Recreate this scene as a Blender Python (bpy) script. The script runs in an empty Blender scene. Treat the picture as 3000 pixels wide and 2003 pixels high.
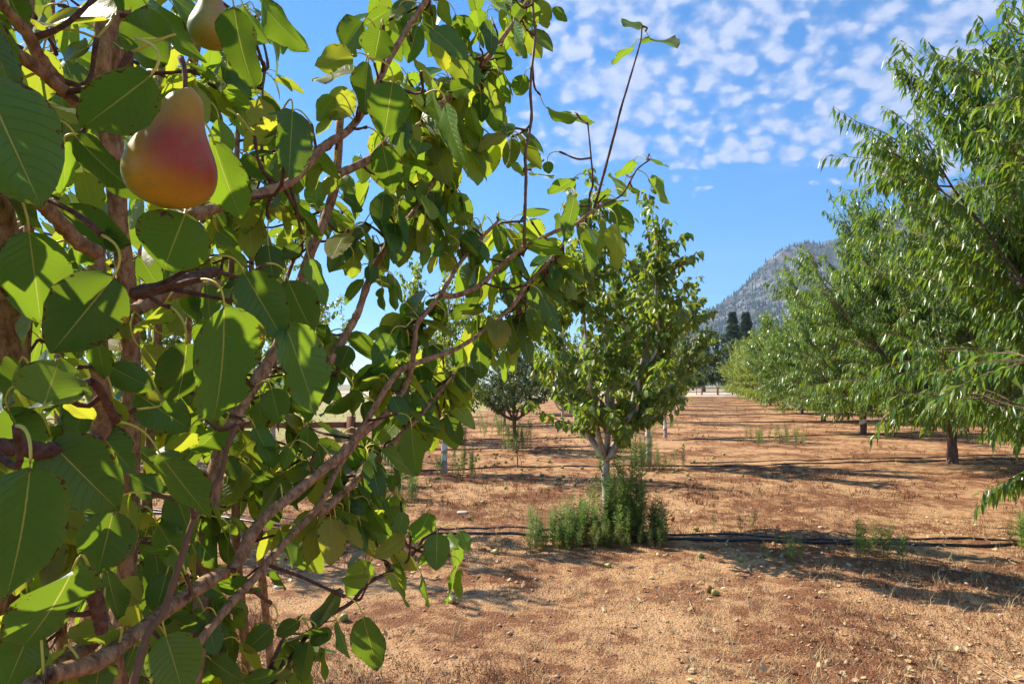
import bpy, math, random
import numpy as np
from mathutils import Vector, Matrix

# ------------------------------------------------------------------ camera, sky, sun, exposure
scene = bpy.context.scene
C = scene.collection
CAM_H, FPX, PITCH = 1.6, 2000.0, math.atan(124.0 / 2000.0)
cam_data = bpy.data.cameras.new('camera')
cam_data.sensor_width = 36.0
cam_data.lens = 24.0
cam_data.clip_start, cam_data.clip_end = 0.05, 12000
cam = bpy.data.objects.new('camera', cam_data)
cam.location = (0, 0, CAM_H)
cam.rotation_euler = (math.pi / 2 + PITCH, 0, 0)
C.objects.link(cam)
scene.camera = cam

SUN_EL = math.radians(42)
SUN_DIR = Vector((-0.90 * math.cos(SUN_EL), 0.43 * math.cos(SUN_EL), math.sin(SUN_EL))).normalized()
SKY_ROT = math.atan2(SUN_DIR.x, SUN_DIR.y)
SKY_STRENGTH, SUN_STRENGTH, EXPOSURE = 0.15, 4.3, 1.38

sun_data = bpy.data.lights.new('sun', 'SUN')
sun_data.energy, sun_data.angle, sun_data.color = SUN_STRENGTH, math.radians(0.53), (1.0, 0.93, 0.82)
sun = bpy.data.objects.new('sun', sun_data)
sun.rotation_euler = SUN_DIR.to_track_quat('Z', 'Y').to_euler()
C.objects.link(sun)

world = bpy.data.worlds.new('World')
scene.world = world
world.use_nodes = True


class NT:
    """small node-tree helper"""
    def __init__(self, tree):
        self.t = tree
        tree.nodes.clear()

    def n(self, typ, **kw):
        nd = self.t.nodes.new(typ)
        for k, v in kw.items():
            setattr(nd, k, v)
        return nd

    def link(self, a, b):
        self.t.links.new(a, b)

    def put(self, sock, v):
        if isinstance(v, (int, float, tuple, list)):
            if isinstance(v, (tuple, list)) and len(v) == 3 and sock.type == 'RGBA':
                v = (*v, 1)
            sock.default_value = v
        else:
            self.link(v, sock)

    def m(self, op, a, b=0.0, c=0.0, clamp=False):
        nd = self.n('ShaderNodeMath', operation=op, use_clamp=clamp)
        for i, v in enumerate((a, b, c)):
            self.put(nd.inputs[i], v)
        return nd.outputs[0]

    def ss(self, x, lo, hi, a=0.0, b=1.0):
        nd = self.n('ShaderNodeMapRange', interpolation_type='SMOOTHSTEP')
        for k, v in (('Value', x), ('From Min', lo), ('From Max', hi), ('To Min', a), ('To Max', b)):
            self.put(nd.inputs[k], v)
        return nd.outputs[0]

    def mix(self, f, a, b, mode='MIX'):
        nd = self.n('ShaderNodeMix', data_type='RGBA', blend_type=mode)
        self.put(nd.inputs[0], f)
        self.put(nd.inputs[6], a)
        self.put(nd.inputs[7], b)
        return nd.outputs[2]

    def noise(self, vec, scale, detail=4.0, rough=0.55, dist=0.0):
        nd = self.n('ShaderNodeTexNoise')
        if vec is not None:
            self.link(vec, nd.inputs['Vector'])
        for k, v in (('Scale', scale), ('Detail', detail), ('Roughness', rough), ('Distortion', dist)):
            nd.inputs[k].default_value = v
        return nd.outputs[0]

    def vor(self, vec, scale, feature='F1', rnd=1.0):
        nd = self.n('ShaderNodeTexVoronoi', feature=feature)
        self.link(vec, nd.inputs['Vector'])
        nd.inputs['Scale'].default_value = scale
        nd.inputs['Randomness'].default_value = rnd
        return nd.outputs['Distance']

    def xyz(self, x=0.0, y=0.0, z=0.0):
        nd = self.n('ShaderNodeCombineXYZ')
        for i, v in enumerate((x, y, z)):
            self.put(nd.inputs[i], v)
        return nd.outputs[0]

    def sep(self, v):
        nd = self.n('ShaderNodeSeparateXYZ')
        self.link(v, nd.inputs[0])
        return nd.outputs

    def ramp(self, f, stops):
        nd = self.n('ShaderNodeValToRGB')
        self.put(nd.inputs[0], f)
        el = nd.color_ramp.elements
        while len(el) < len(stops):
            el.new(0.5)
        for e, (p, c) in zip(el, stops):
            e.position, e.color = p, (*c, 1)
        return nd.outputs[0]


def build_world():
    g = NT(world.node_tree)
    out = g.n('ShaderNodeOutputWorld')
    bg = g.n('ShaderNodeBackground')
    bg.inputs[1].default_value = SKY_STRENGTH
    sky = g.n('ShaderNodeTexSky', sky_type='NISHITA')
    sky.sun_disc = False
    sky.sun_elevation = SUN_EL
    sky.sun_rotation = SKY_ROT
    sky.altitude = 1500
    sky.air_density, sky.dust_density, sky.ozone_density = 1.0, 0.6, 3.0
    hs = g.n('ShaderNodeHueSaturation')
    hs.inputs['Saturation'].default_value = 1.55
    hs.inputs['Value'].default_value = 0.57
    g.link(sky.outputs[0], hs.inputs['Color'])
    d = g.n('ShaderNodeTexCoord').outputs['Generated']
    x, y, z = g.sep(d)
    zz = g.m('ADD', g.m('MAXIMUM', z, 0.0), 0.08)
    u, v = g.m('DIVIDE', x, zz), g.m('DIVIDE', y, zz)
    p = g.xyz(u, v)
    warp = g.noise(p, 2.2, 3, 0.5)
    # deck of small cumulus: away from the sun, ending in a ragged edge towards the horizon
    edge = g.ss(g.m('ADD', v, g.m('MULTIPLY', g.m('SUBTRACT', warp, 0.5), 1.3)), 2.35, 2.75, 1, 0)
    side = g.ss(g.m('ADD', u, g.m('MULTIPLY', g.m('SUBTRACT', warp, 0.5), 0.5)), -0.45, 0.25)
    deck = g.m('MULTIPLY', edge, side)
    sc_ = g.m('DIVIDE', 1.0, g.m('ADD', g.m('MAXIMUM', z, 0.0), 0.62))
    q = g.xyz(g.m('MULTIPLY', x, sc_), g.m('MULTIPLY', y, sc_), g.m('MULTIPLY', z, sc_))
    wv = g.n('ShaderNodeVectorMath', operation='MULTIPLY_ADD')
    nz = g.n('ShaderNodeTexNoise')
    g.link(q, nz.inputs['Vector'])
    nz.inputs['Scale'].default_value = 42
    g.link(nz.outputs['Color'], wv.inputs[0])
    wv.inputs[1].default_value = (0.026, 0.026, 0.026)
    g.link(q, wv.inputs[2])
    puff = g.m('SUBTRACT', 1.0, g.m('MULTIPLY', g.vor(wv.outputs[0], 46, 'SMOOTH_F1'), 1.5))
    fine = g.noise(q, 95, 6, 0.66)
    big = g.noise(q, 6.5, 4, 0.55)
    dens = g.m('ADD', g.m('ADD', g.m('MULTIPLY', puff, 0.80), g.m('MULTIPLY', fine, 0.42)), g.m('MULTIPLY', big, 0.95))
    dens = g.m('ADD', dens, g.m('MULTIPLY', g.m('SUBTRACT', deck, 1.0), 1.2))
    cov = g.ss(dens, 0.60, 1.16)
    veil = g.m('MULTIPLY', g.ss(g.noise(p, 1.3, 6, 0.65), 0.5, 0.85), 0.22)
    cov = g.m('MULTIPLY', g.m('MAXIMUM', cov, veil), 0.86)
    tone = g.ramp(g.m('ADD', g.m('MULTIPLY', puff, 0.6), g.m('MULTIPLY', fine, 0.5)),
                  [(0.15, (1.10, 1.34, 2.0)), (0.8, (2.1, 2.2, 2.65))])
    col = g.mix(cov, hs.outputs[0], tone)
    g.link(col, bg.inputs[0])
    g.link(bg.outputs[0], out.inputs[0])


build_world()
vs = scene.view_settings
vs.view_transform, vs.look, vs.exposure, vs.gamma = 'Standard', 'None', EXPOSURE, 1.0
vs.use_curve_mapping = False
cy = scene.cycles
cy.use_denoising = True
cy.max_bounces, cy.diffuse_bounces, cy.glossy_bounces, cy.transmission_bounces = 8, 4, 2, 4
cy.volume_bounces, cy.transparent_max_bounces = 0, 8
cy.caustics_reflective = cy.caustics_refractive = False
cy.sample_clamp_indirect = 6.0

# ------------------------------------------------------------------ helpers
RND = np.random.default_rng(11)
random.seed(5)
CP, SP = math.cos(PITCH), math.sin(PITCH)
UP = np.array((0, 0, 1.0))


def ray(px, py):
    """direction (depth 1) through a point of the 3000 x 2003 photograph"""
    a, b = (px - 1500.0) / FPX, -(py - 1001.5) / FPX
    return np.array((a, CP - b * SP, SP + b * CP))


def at(px, py, d):
    return np.array((0, 0, CAM_H)) + ray(px, py) * d


def proj(P):
    P = np.asarray(P, float) - np.array((0, 0, CAM_H))
    dep = P[..., 1] * CP + P[..., 2] * SP
    b = -P[..., 1] * SP + P[..., 2] * CP
    return 1500 + FPX * P[..., 0] / dep, 1001.5 - FPX * b / dep, dep


def hash2(ix, iy, s):
    h = (ix.astype(np.int64) * 374761393 + iy.astype(np.int64) * 668265263 + s * 1274126177) & 0x7fffffff
    h = ((h ^ (h >> 13)) * 1274126177) & 0x7fffffff
    return ((h ^ (h >> 16)) & 0xffff) / 65535.0


def vnoise(x, y, s=0):
    x, y = np.asarray(x, float), np.asarray(y, float)
    ix, iy = np.floor(x), np.floor(y)
    fx, fy = x - ix, y - iy
    fx, fy = fx * fx * (3 - 2 * fx), fy * fy * (3 - 2 * fy)
    a, b = hash2(ix, iy, s), hash2(ix + 1, iy, s)
    c, d = hash2(ix, iy + 1, s), hash2(ix + 1, iy + 1, s)
    return (a + (b - a) * fx) * (1 - fy) + (c + (d - c) * fx) * fy


def fbm(x, y, s=0, o=4):
    t, a, n = 0.0, 0.5, 0.0
    for k in range(o):
        t = t + a * vnoise(x * 2 ** k, y * 2 ** k, s + k)
        n += a
        a *= 0.5
    return t / n


def ground_z(x, y):
    x, y = np.asarray(x, float), np.asarray(y, float)
    near = np.clip(1 - (np.hypot(x, y) - 12) / 30, 0, 1)
    far = np.clip(1 - (np.hypot(x, y) - 60) / 60, 0, 1)
    return ((fbm(x * 0.35, y * 0.35, 3, 3) - 0.5) * 0.10 * far + (fbm(x * 2.2, y * 2.2, 9, 3) - 0.5) * 0.055 * near
            + (fbm(x * 9, y * 9, 21, 3) - 0.5) * 0.030 * near)


def gp(px, py):
    r = ray(px, py)
    k = CAM_H / -r[2]
    for _ in range(3):
        x, y = r[0] * k, r[1] * k
        k = (CAM_H - float(ground_z(x, y))) / -r[2]
    return np.array((r[0] * k, r[1] * k, float(ground_z(r[0] * k, r[1] * k))))


def norm(v):
    v = np.asarray(v, float)
    return v / np.maximum(np.linalg.norm(v, axis=-1, keepdims=True), 1e-9)


def mesh_np(name, V, faces, mats, uv=None, attr=None, fmat=None, smooth=True):
    me = bpy.data.meshes.new(name)
    V = np.ascontiguousarray(V, dtype=np.float32)
    if not isinstance(faces, list):
        faces = [faces]
    faces = [np.asarray(f, dtype=np.int32) for f in faces if len(f)]
    loops = np.concatenate([f.ravel() for f in faces])
    tot = np.concatenate([np.full(len(f), f.shape[1], np.int32) for f in faces])
    st = np.concatenate(([0], np.cumsum(tot)[:-1])).astype(np.int32)
    me.vertices.add(len(V))
    me.vertices.foreach_set('co', V.ravel())
    me.loops.add(len(loops))
    me.loops.foreach_set('vertex_index', loops)
    me.polygons.add(len(tot))
    me.polygons.foreach_set('loop_start', st)
    me.polygons.foreach_set('loop_total', tot)
    if smooth:
        me.polygons.foreach_set('use_smooth', np.ones(len(tot), bool))
    if fmat is not None:
        me.polygons.foreach_set('material_index', np.asarray(fmat, np.int32))
    if uv is not None:
        lay = me.uv_layers.new(name='UVMap')
        lay.data.foreach_set('uv', np.asarray(uv, np.float32)[loops].ravel())
    for k, a in (attr or {}).items():
        at_ = me.attributes.new(k, 'FLOAT', 'POINT')
        at_.data.foreach_set('value', np.asarray(a, np.float32))
    for m in (mats if isinstance(mats, (list, tuple)) else [mats]):
        me.materials.append(m)
    me.update(calc_edges=True)
    return me


def link(name, data, parent=None, loc=None, label=None, cat=None, group=None, kind=None):
    o = bpy.data.objects.new(name, data)
    C.objects.link(o)
    if parent is not None:
        o.parent = parent
    if loc is not None:
        o.location = loc
    tag(o, label, cat, group, kind)
    return o


def tag(o, label=None, cat=None, group=None, kind=None):
    for k, v in (('label', label), ('category', cat), ('group', group), ('kind', kind)):
        if v:
            o[k] = v
    return o


class MB:
    """collects pieces for one mesh"""
    def __init__(self):
        self.V, self.F, self.UV, self.A, self.M, self.n = [], {}, [], [], {}, 0

    def add(self, V, F, uv=None, tone=0.0, mi=0):
        V = np.asarray(V, float).reshape(-1, 3)
        self.V.append(V)
        self.UV.append(np.zeros((len(V), 2)) if uv is None else uv)
        self.A.append(np.broadcast_to(np.asarray(tone, float), (len(V),)))
        for f in (F if isinstance(F, list) else [F]):
            f = np.asarray(f, np.int64)
            if len(f):
                self.F.setdefault(f.shape[1], []).append(f + self.n)
                self.M.setdefault(f.shape[1], []).append(np.full(len(f), mi))
        self.n += len(V)
        return self

    def mesh(self, name, mats, smooth=True):
        ks = sorted(self.F)
        return mesh_np(name, np.concatenate(self.V), [np.concatenate(self.F[k]) for k in ks], mats,
                       np.concatenate(self.UV), {'tone': np.concatenate(self.A)},
                       np.concatenate([np.concatenate(self.M[k]) for k in ks]), smooth)


def resample(P, n):
    P = np.asarray(P, float)
    # Catmull-Rom through the points, then even spacing
    Q = np.vstack([2 * P[0] - P[1], P, 2 * P[-1] - P[-2]])
    out = []
    for i in range(1, len(Q) - 2):
        for t in np.linspace(0, 1, 10, endpoint=False):
            a, b, c, d = Q[i - 1], Q[i], Q[i + 1], Q[i + 2]
            out.append(0.5 * (2 * b + (c - a) * t + (2 * a - 5 * b + 4 * c - d) * t * t + (3 * b - a - 3 * c + d) * t ** 3))
    out.append(P[-1])
    out = np.array(out)
    s = np.concatenate(([0], np.cumsum(np.linalg.norm(np.diff(out, axis=0), axis=1))))
    return np.stack([np.interp(np.linspace(0, s[-1], n), s, out[:, k]) for k in range(3)], 1)


def tube(P, r, sides=6, cap=True, rough=0.0, rng=RND):
    P = np.asarray(P, float)
    n = len(P)
    r = np.broadcast_to(np.asarray(r, float), (n,))
    T = norm(np.gradient(P, axis=0))
    ref = np.array((0.31, 0.95, 0.1)) if abs(T[:, 2]).mean() > 0.6 else UP
    A = norm(np.cross(T, ref))
    B = np.cross(T, A)
    th = np.linspace(0, 2 * math.pi, sides, endpoint=False)
    rr = r[:, None] * (1 + rough * (rng.random((n, sides)) - 0.5))
    V = P[:, None] + A[:, None] * (np.cos(th)[None, :, None] * rr[..., None]) + B[:, None] * (np.sin(th)[None, :, None] * rr[..., None])
    i = np.arange(n - 1)[:, None] * sides
    j = np.arange(sides)[None]
    j2 = (j + 1) % sides
    F = np.stack([i + j, i + j2, i + sides + j2, i + sides + j], -1).reshape(-1, 4)
    V = V.reshape(-1, 3)
    Fs = [F]
    if cap:
        V = np.vstack([V, P[:1], P[-1:]])
        a, b = len(V) - 2, len(V) - 1
        e = (n - 1) * sides
        Fs.append(np.array([(a, (k + 1) % sides, k) for k in range(sides)] + [(b, e + k, e + (k + 1) % sides) for k in range(sides)]))
    return V, Fs


def box(cx, cy, cz, sx, sy, sz, rot=0.0):
    V = np.array([(x, y, z) for z in (-.5, .5) for y in (-.5, .5) for x in (-.5, .5)]) * (sx, sy, sz)
    c, s = math.cos(rot), math.sin(rot)
    V = V @ np.array([[c, s, 0], [-s, c, 0], [0, 0, 1]]) + (cx, cy, cz)
    F = [(0, 2, 3, 1), (4, 5, 7, 6), (0, 1, 5, 4), (2, 6, 7, 3), (0, 4, 6, 2), (1, 3, 7, 5)]
    return V, np.array(F)


def hw_pear(v):
    h = np.sin(math.pi * np.clip(v, 1e-4, 1) ** 0.76) ** 0.66
    return np.where(v > 0.86, np.minimum(h, 0.03 + (1 - v) / 0.14 * 0.46), h)


def hw_peach(v):
    return np.maximum(np.sin(math.pi * np.clip(v, 1e-4, 1) ** 0.88) ** 0.95, 0.02)


def leaf_batch(P, D, N, L, W, hw, us, vs_, bend, fold, curl=0.0, grav=False, edge=None):
    """n leaves at once -> V, quads, uv, leaf index per vertex"""
    P, D, N = np.atleast_2d(P), norm(np.atleast_2d(D)), np.atleast_2d(N)
    n = len(P)
    S = norm(np.cross(D, N))
    N = np.cross(S, D)
    L, W, bend, fold, curl = (np.broadcast_to(np.asarray(a, float), (n,)) for a in (L, W, bend, fold, curl))
    us, vs_ = np.asarray(us, float), np.asarray(vs_, float)
    h = hw(vs_)
    hh = np.broadcast_to(h[None, :, None], (n, len(vs_), len(us)))
    if edge is not None:
        hh = hh * edge
    side = us[None, None] * hh * W[:, None, None] * 0.5
    along = np.broadcast_to(vs_[None, :, None] * L[:, None, None], side.shape)
    off = (np.abs(us)[None, None] * hh * fold[:, None, None] * W[:, None, None] * 0.5
           - (us[None, None] ** 2) * hh * curl[:, None, None] * W[:, None, None] * 0.5)
    bz = -bend[:, None, None] * L[:, None, None] * np.broadcast_to((vs_ ** 2)[None, :, None], side.shape)
    V = P[:, None, None] + D[:, None, None] * along[..., None] + S[:, None, None] * side[..., None] + N[:, None, None] * off[..., None]
    V = V + (UP if grav else N[:, None, None]) * bz[..., None]
    a, b = len(vs_), len(us)
    i, j = np.meshgrid(np.arange(a - 1), np.arange(b - 1), indexing='ij')
    q = np.stack([i * b + j, i * b + j + 1, (i + 1) * b + j + 1, (i + 1) * b + j], -1).reshape(-1, 4)
    F = (q[None] + (np.arange(n) * a * b)[:, None, None]).reshape(-1, 4)
    uv = np.stack(np.broadcast_arrays(us[None, :] * 0.5 + 0.5, vs_[:, None]), -1).reshape(-1, 2)
    return V.reshape(-1, 3), F, np.tile(uv, (n, 1)), np.repeat(np.arange(n), a * b)


# ------------------------------------------------------------------ materials
def new_mat(name):
    m = bpy.data.materials.new(name)
    m.use_nodes = True
    return m, NT(m.node_tree)


def leaf_mat(name, stops, under, trans, rough=0.42, vein=0.6, spots=0.5, use_obj_random=False, tmix=0.42, nv=11.0, spec=0.5):
    m, g = new_mat(name)
    out = g.n('ShaderNodeOutputMaterial')
    a = g.n('ShaderNodeAttribute', attribute_name='tone')
    t = a.outputs['Fac']
    if use_obj_random:
        oi = g.n('ShaderNodeObjectInfo')
        t = g.m('FRACT', g.m('ADD', t, oi.outputs['Random']))
    uvn = g.n('ShaderNodeUVMap').outputs[0]
    u, v, _ = g.sep(uvn)
    au = g.m('ABSOLUTE', g.m('MULTIPLY', g.m('SUBTRACT', u, 0.5), 2.0))
    rib = g.ss(g.m('MULTIPLY', au, g.ss(v, 0.0, 1.0, 1.0, 1.7)), 0.016, 0.046, 1, 0)
    ph = g.m('FRACT', g.m('MULTIPLY', g.m('SUBTRACT', v, g.m('MULTIPLY', g.m('POWER', au, 1.25), 0.20)), nv))
    line = g.m('ABSOLUTE', g.m('SUBTRACT', ph, 0.5))
    veins = g.m('MULTIPLY', g.ss(line, 0.02, 0.085, 1, 0), g.ss(au, 0.75, 0.98, 1, 0))
    co = g.n('ShaderNodeTexCoord').outputs['Object']
    obj_n = g.noise(co, 38, 4, 0.6)
    base = g.ramp(t, stops)
    base = g.mix(g.m('MULTIPLY', g.ss(obj_n, 0.35, 0.75), 0.4), base, g.mix(0.55, base, (0.11, 0.15, 0.015)))
    geo = g.n('ShaderNodeNewGeometry')
    base = g.mix(g.m('MULTIPLY', geo.outputs['Backfacing'], 0.6), base, under)
    base = g.mix(g.m('MULTIPLY', veins, vein * 0.5), base, (0.20, 0.30, 0.09))
    base = g.mix(g.m('MULTIPLY', rib, vein), base, (0.50, 0.52, 0.13))
    if spots > 0:
        w = g.xyz(g.m('MULTIPLY', u, 3.2), g.m('MULTIPLY', v, 4.2), g.m('MULTIPLY', t, 53.7))
        sp = g.noise(w, 2.6, 5, 0.7)
        em = g.m('MAXIMUM', g.ss(au, 0.55, 1.0), g.ss(v, 0.8, 1.0))
        lim = g.m('ADD', sp, g.m('MULTIPLY', em, 0.21))
        brown = g.m('MULTIPLY', g.ss(lim, 0.735, 0.765), spots)
        yel = g.m('MULTIPLY', g.ss(lim, 0.66, 0.77), spots * 0.6)
        base = g.mix(yel, base, (0.30, 0.26, 0.03))
        base = g.mix(brown, base, (0.060, 0.020, 0.012))
        tcol = g.mix(brown, g.ramp(t, [(0.0, tuple(c * 0.45 for c in trans[0])), (0.35, tuple(c * 0.80 for c in trans[0])), (0.62, trans[0]), (0.95, trans[1])]), (0.06, 0.015, 0.008))
    else:
        tcol = g.mix(g.ss(t, 0.35, 0.95), trans[0], trans[1])
    tcol = g.mix(g.m('MULTIPLY', rib, 0.6), tcol, (0.55, 0.55, 0.12))
    pb = g.n('ShaderNodeBsdfPrincipled')
    g.link(base, pb.inputs['Base Color'])
    g.put(pb.inputs['Roughness'], g.m('ADD', rough, g.m('MULTIPLY', g.m('SUBTRACT', obj_n, 0.5), 0.25)))
    pb.inputs['Specular IOR Level'].default_value = spec
    bp = g.n('ShaderNodeBump')
    bp.inputs['Strength'].default_value = 0.8
    bp.inputs['Distance'].default_value = 0.0022
    hgt = g.m('ADD', g.m('MULTIPLY', g.m('MAXIMUM', rib, veins), -1.0), g.m('MULTIPLY', obj_n, 0.8))
    g.link(hgt, bp.inputs['Height'])
    g.link(bp.outputs[0], pb.inputs['Normal'])
    tr = g.n('ShaderNodeBsdfTranslucent')
    g.link(tcol, tr.inputs[0])
    mx = g.n('ShaderNodeMixShader')
    mx.inputs[0].default_value = tmix
    g.link(pb.outputs[0], mx.inputs[1])
    g.link(tr.outputs[0], mx.inputs[2])
    g.link(mx.outputs[0], out.inputs[0])
    return m


PEAR_STOPS = [(0.0, (0.016, 0.108, 0.030)), (0.35, (0.042, 0.178, 0.040)), (0.6, (0.120, 0.235, 0.034)),
              (0.82, (0.150, 0.170, 0.026)), (1.0, (0.280, 0.260, 0.030))]
M_LEAF = leaf_mat('pear_leaf', PEAR_STOPS, (0.15, 0.19, 0.065), ((0.32, 0.48, 0.022), (0.74, 0.72, 0.040)), 0.40, 0.85, 0.9, tmix=0.48, spec=0.40)
M_CROWN = leaf_mat('pear_crown_leaf', [(0.0, (0.036, 0.092, 0.020)), (0.5, (0.074, 0.150, 0.030)), (0.85, (0.14, 0.20, 0.034)), (1.0, (0.24, 0.24, 0.04))],
                   (0.12, 0.16, 0.06), ((0.30, 0.46, 0.03), (0.56, 0.60, 0.04)), 0.32, 0.4, 0.0, True, 0.42)
M_PEACH = leaf_mat('peach_leaf', [(0.0, (0.036, 0.112, 0.018)), (0.5, (0.078, 0.180, 0.024)), (1.0, (0.145, 0.230, 0.028))],
                   (0.12, 0.18, 0.05), ((0.25, 0.42, 0.03), (0.40, 0.50, 0.03)), 0.26, 0.4, 0.0, True, 0.36)
M_LIME = leaf_mat('lime_leaf', [(0.0, (0.09, 0.17, 0.016)), (0.5, (0.16, 0.24, 0.022)), (1.0, (0.26, 0.30, 0.03))],
                  (0.16, 0.20, 0.05), ((0.38, 0.50, 0.03), (0.50, 0.52, 0.04)), 0.40, 0.3, 0.0, True, 0.40)
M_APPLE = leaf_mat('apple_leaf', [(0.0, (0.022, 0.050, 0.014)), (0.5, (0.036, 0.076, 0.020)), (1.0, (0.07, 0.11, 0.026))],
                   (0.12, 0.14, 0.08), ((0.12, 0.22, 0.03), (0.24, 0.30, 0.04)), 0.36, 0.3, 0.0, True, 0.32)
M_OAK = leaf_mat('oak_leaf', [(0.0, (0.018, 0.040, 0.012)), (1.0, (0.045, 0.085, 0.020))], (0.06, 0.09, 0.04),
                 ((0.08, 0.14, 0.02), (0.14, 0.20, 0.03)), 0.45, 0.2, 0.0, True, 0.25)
M_WEED = leaf_mat('weed_leaf', [(0.0, (0.12, 0.21, 0.036)), (0.5, (0.27, 0.37, 0.07)), (0.8, (0.17, 0.20, 0.05)), (1.0, (0.26, 0.20, 0.08))],
                  (0.10, 0.16, 0.05), ((0.22, 0.36, 0.05), (0.42, 0.40, 0.10)), 0.5, 0.3, 0.0, False, 0.4)


def simple_mat(name, col_a, col_b, scale=20.0, rough=0.8, bump=0.3, dist=0.004, stretch=(1, 1, 1), col_c=None, spec=0.3, detail=5):
    m, g = new_mat(name)
    out = g.n('ShaderNodeOutputMaterial')
    pb = g.n('ShaderNodeBsdfPrincipled')
    co = g.n('ShaderNodeTexCoord').outputs['Object']
    mp = g.n('ShaderNodeMapping')
    mp.inputs['Scale'].default_value = stretch
    g.link(co, mp.inputs[0])
    nz = g.noise(mp.outputs[0], scale, detail, 0.65)
    col = g.mix(g.ss(nz, 0.32, 0.68), col_a, col_b)
    if col_c:
        n2 = g.noise(mp.outputs[0], scale * 3.7, 3, 0.6)
        col = g.mix(g.ss(n2, 0.6, 0.72), col, col_c)
    g.link(col, pb.inputs['Base Color'])
    pb.inputs['Roughness'].default_value = rough
    pb.inputs['Specular IOR Level'].default_value = spec
    bp = g.n('ShaderNodeBump')
    bp.inputs['Strength'].default_value = bump
    bp.inputs['Distance'].default_value = dist
    g.link(nz, bp.inputs['Height'])
    g.link(bp.outputs[0], pb.inputs['Normal'])
    g.link(pb.outputs[0], out.inputs[0])
    return m


M_BARK = simple_mat('near_bark', (0.17, 0.085, 0.042), (0.46, 0.28, 0.155), 95, 0.8, 1.0, 0.006, (1, 1, 0.55), (0.075, 0.036, 0.024))
M_SPUR = simple_mat('spur_bark', (0.07, 0.032, 0.022), (0.17, 0.085, 0.055), 120, 0.85, 1.0, 0.003)
M_SHOOT = simple_mat('young_shoot_bark', (0.20, 0.095, 0.045), (0.13, 0.07, 0.035), 60, 0.5, 0.3, 0.002)
M_PETIOLE = simple_mat('petiole', (0.50, 0.48, 0.07), (0.62, 0.54, 0.11), 40, 0.5, 0.0)
M_TRUNK = simple_mat('orchard_trunk', (0.26, 0.20, 0.165), (0.54, 0.47, 0.42), 16, 0.85, 0.9, 0.012, (1, 1, 0.3), (0.13, 0.085, 0.065))
M_PTRUNK = simple_mat('peach_trunk', (0.09, 0.055, 0.045), (0.20, 0.13, 0.10), 18, 0.85, 1.0, 0.014, (1, 1, 0.4))
M_TWIG = simple_mat('twig', (0.16, 0.085, 0.055), (0.28, 0.18, 0.12), 25, 0.8, 0.2)
M_TAPE = simple_mat('trunk_tape', (0.62, 0.58, 0.52), (0.74, 0.71, 0.66), 30, 0.6, 0.2, 0.003)
M_HOSE = simple_mat('black_hose', (0.012, 0.012, 0.014), (0.028, 0.027, 0.027), 14, 0.38, 0.1, 0.002, spec=0.5)
M_WOOD = simple_mat('fence_wood', (0.19, 0.075, 0.045), (0.30, 0.14, 0.09), 9, 0.85, 0.5, 0.006, (1, 1, 0.2))
M_STEEL = simple_mat('dark_stake', (0.02, 0.018, 0.016), (0.05, 0.04, 0.035), 20, 0.6, 0.1)
M_PALE_METAL = simple_mat('pale_metal', (0.40, 0.46, 0.55), (0.52, 0.57, 0.64), 6, 0.45, 0.1)
M_PEBBLE = simple_mat('pebble', (0.30, 0.17, 0.09), (0.52, 0.36, 0.23), 3, 0.9, 0.3)
M_STONE = simple_mat('pale_stone', (0.50, 0.40, 0.32), (0.64, 0.54, 0.44), 16, 0.85, 0.6, 0.006)
M_DRY = simple_mat('dry_weed', (0.13, 0.046, 0.020), (0.26, 0.115, 0.045), 2.0, 0.9, 0.0)
M_STRAW = simple_mat('straw', (0.38, 0.25, 0.11), (0.52, 0.39, 0.20), 2.0, 0.85, 0.0)
M_LITTER = simple_mat('dead_leaf', (0.36, 0.21, 0.09), (0.62, 0.48, 0.25), 7.0, 0.7, 0.3, 0.003, (1, 1, 1), (0.22, 0.10, 0.05))
M_PINE = simple_mat('pine_needles', (0.036, 0.070, 0.028), (0.075, 0.120, 0.045), 2.5, 0.85, 0.0)
M_FOREST = simple_mat('mountain_pines', (0.016, 0.030, 0.016), (0.032, 0.050, 0.024), 0.02, 0.9, 0.0)


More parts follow.
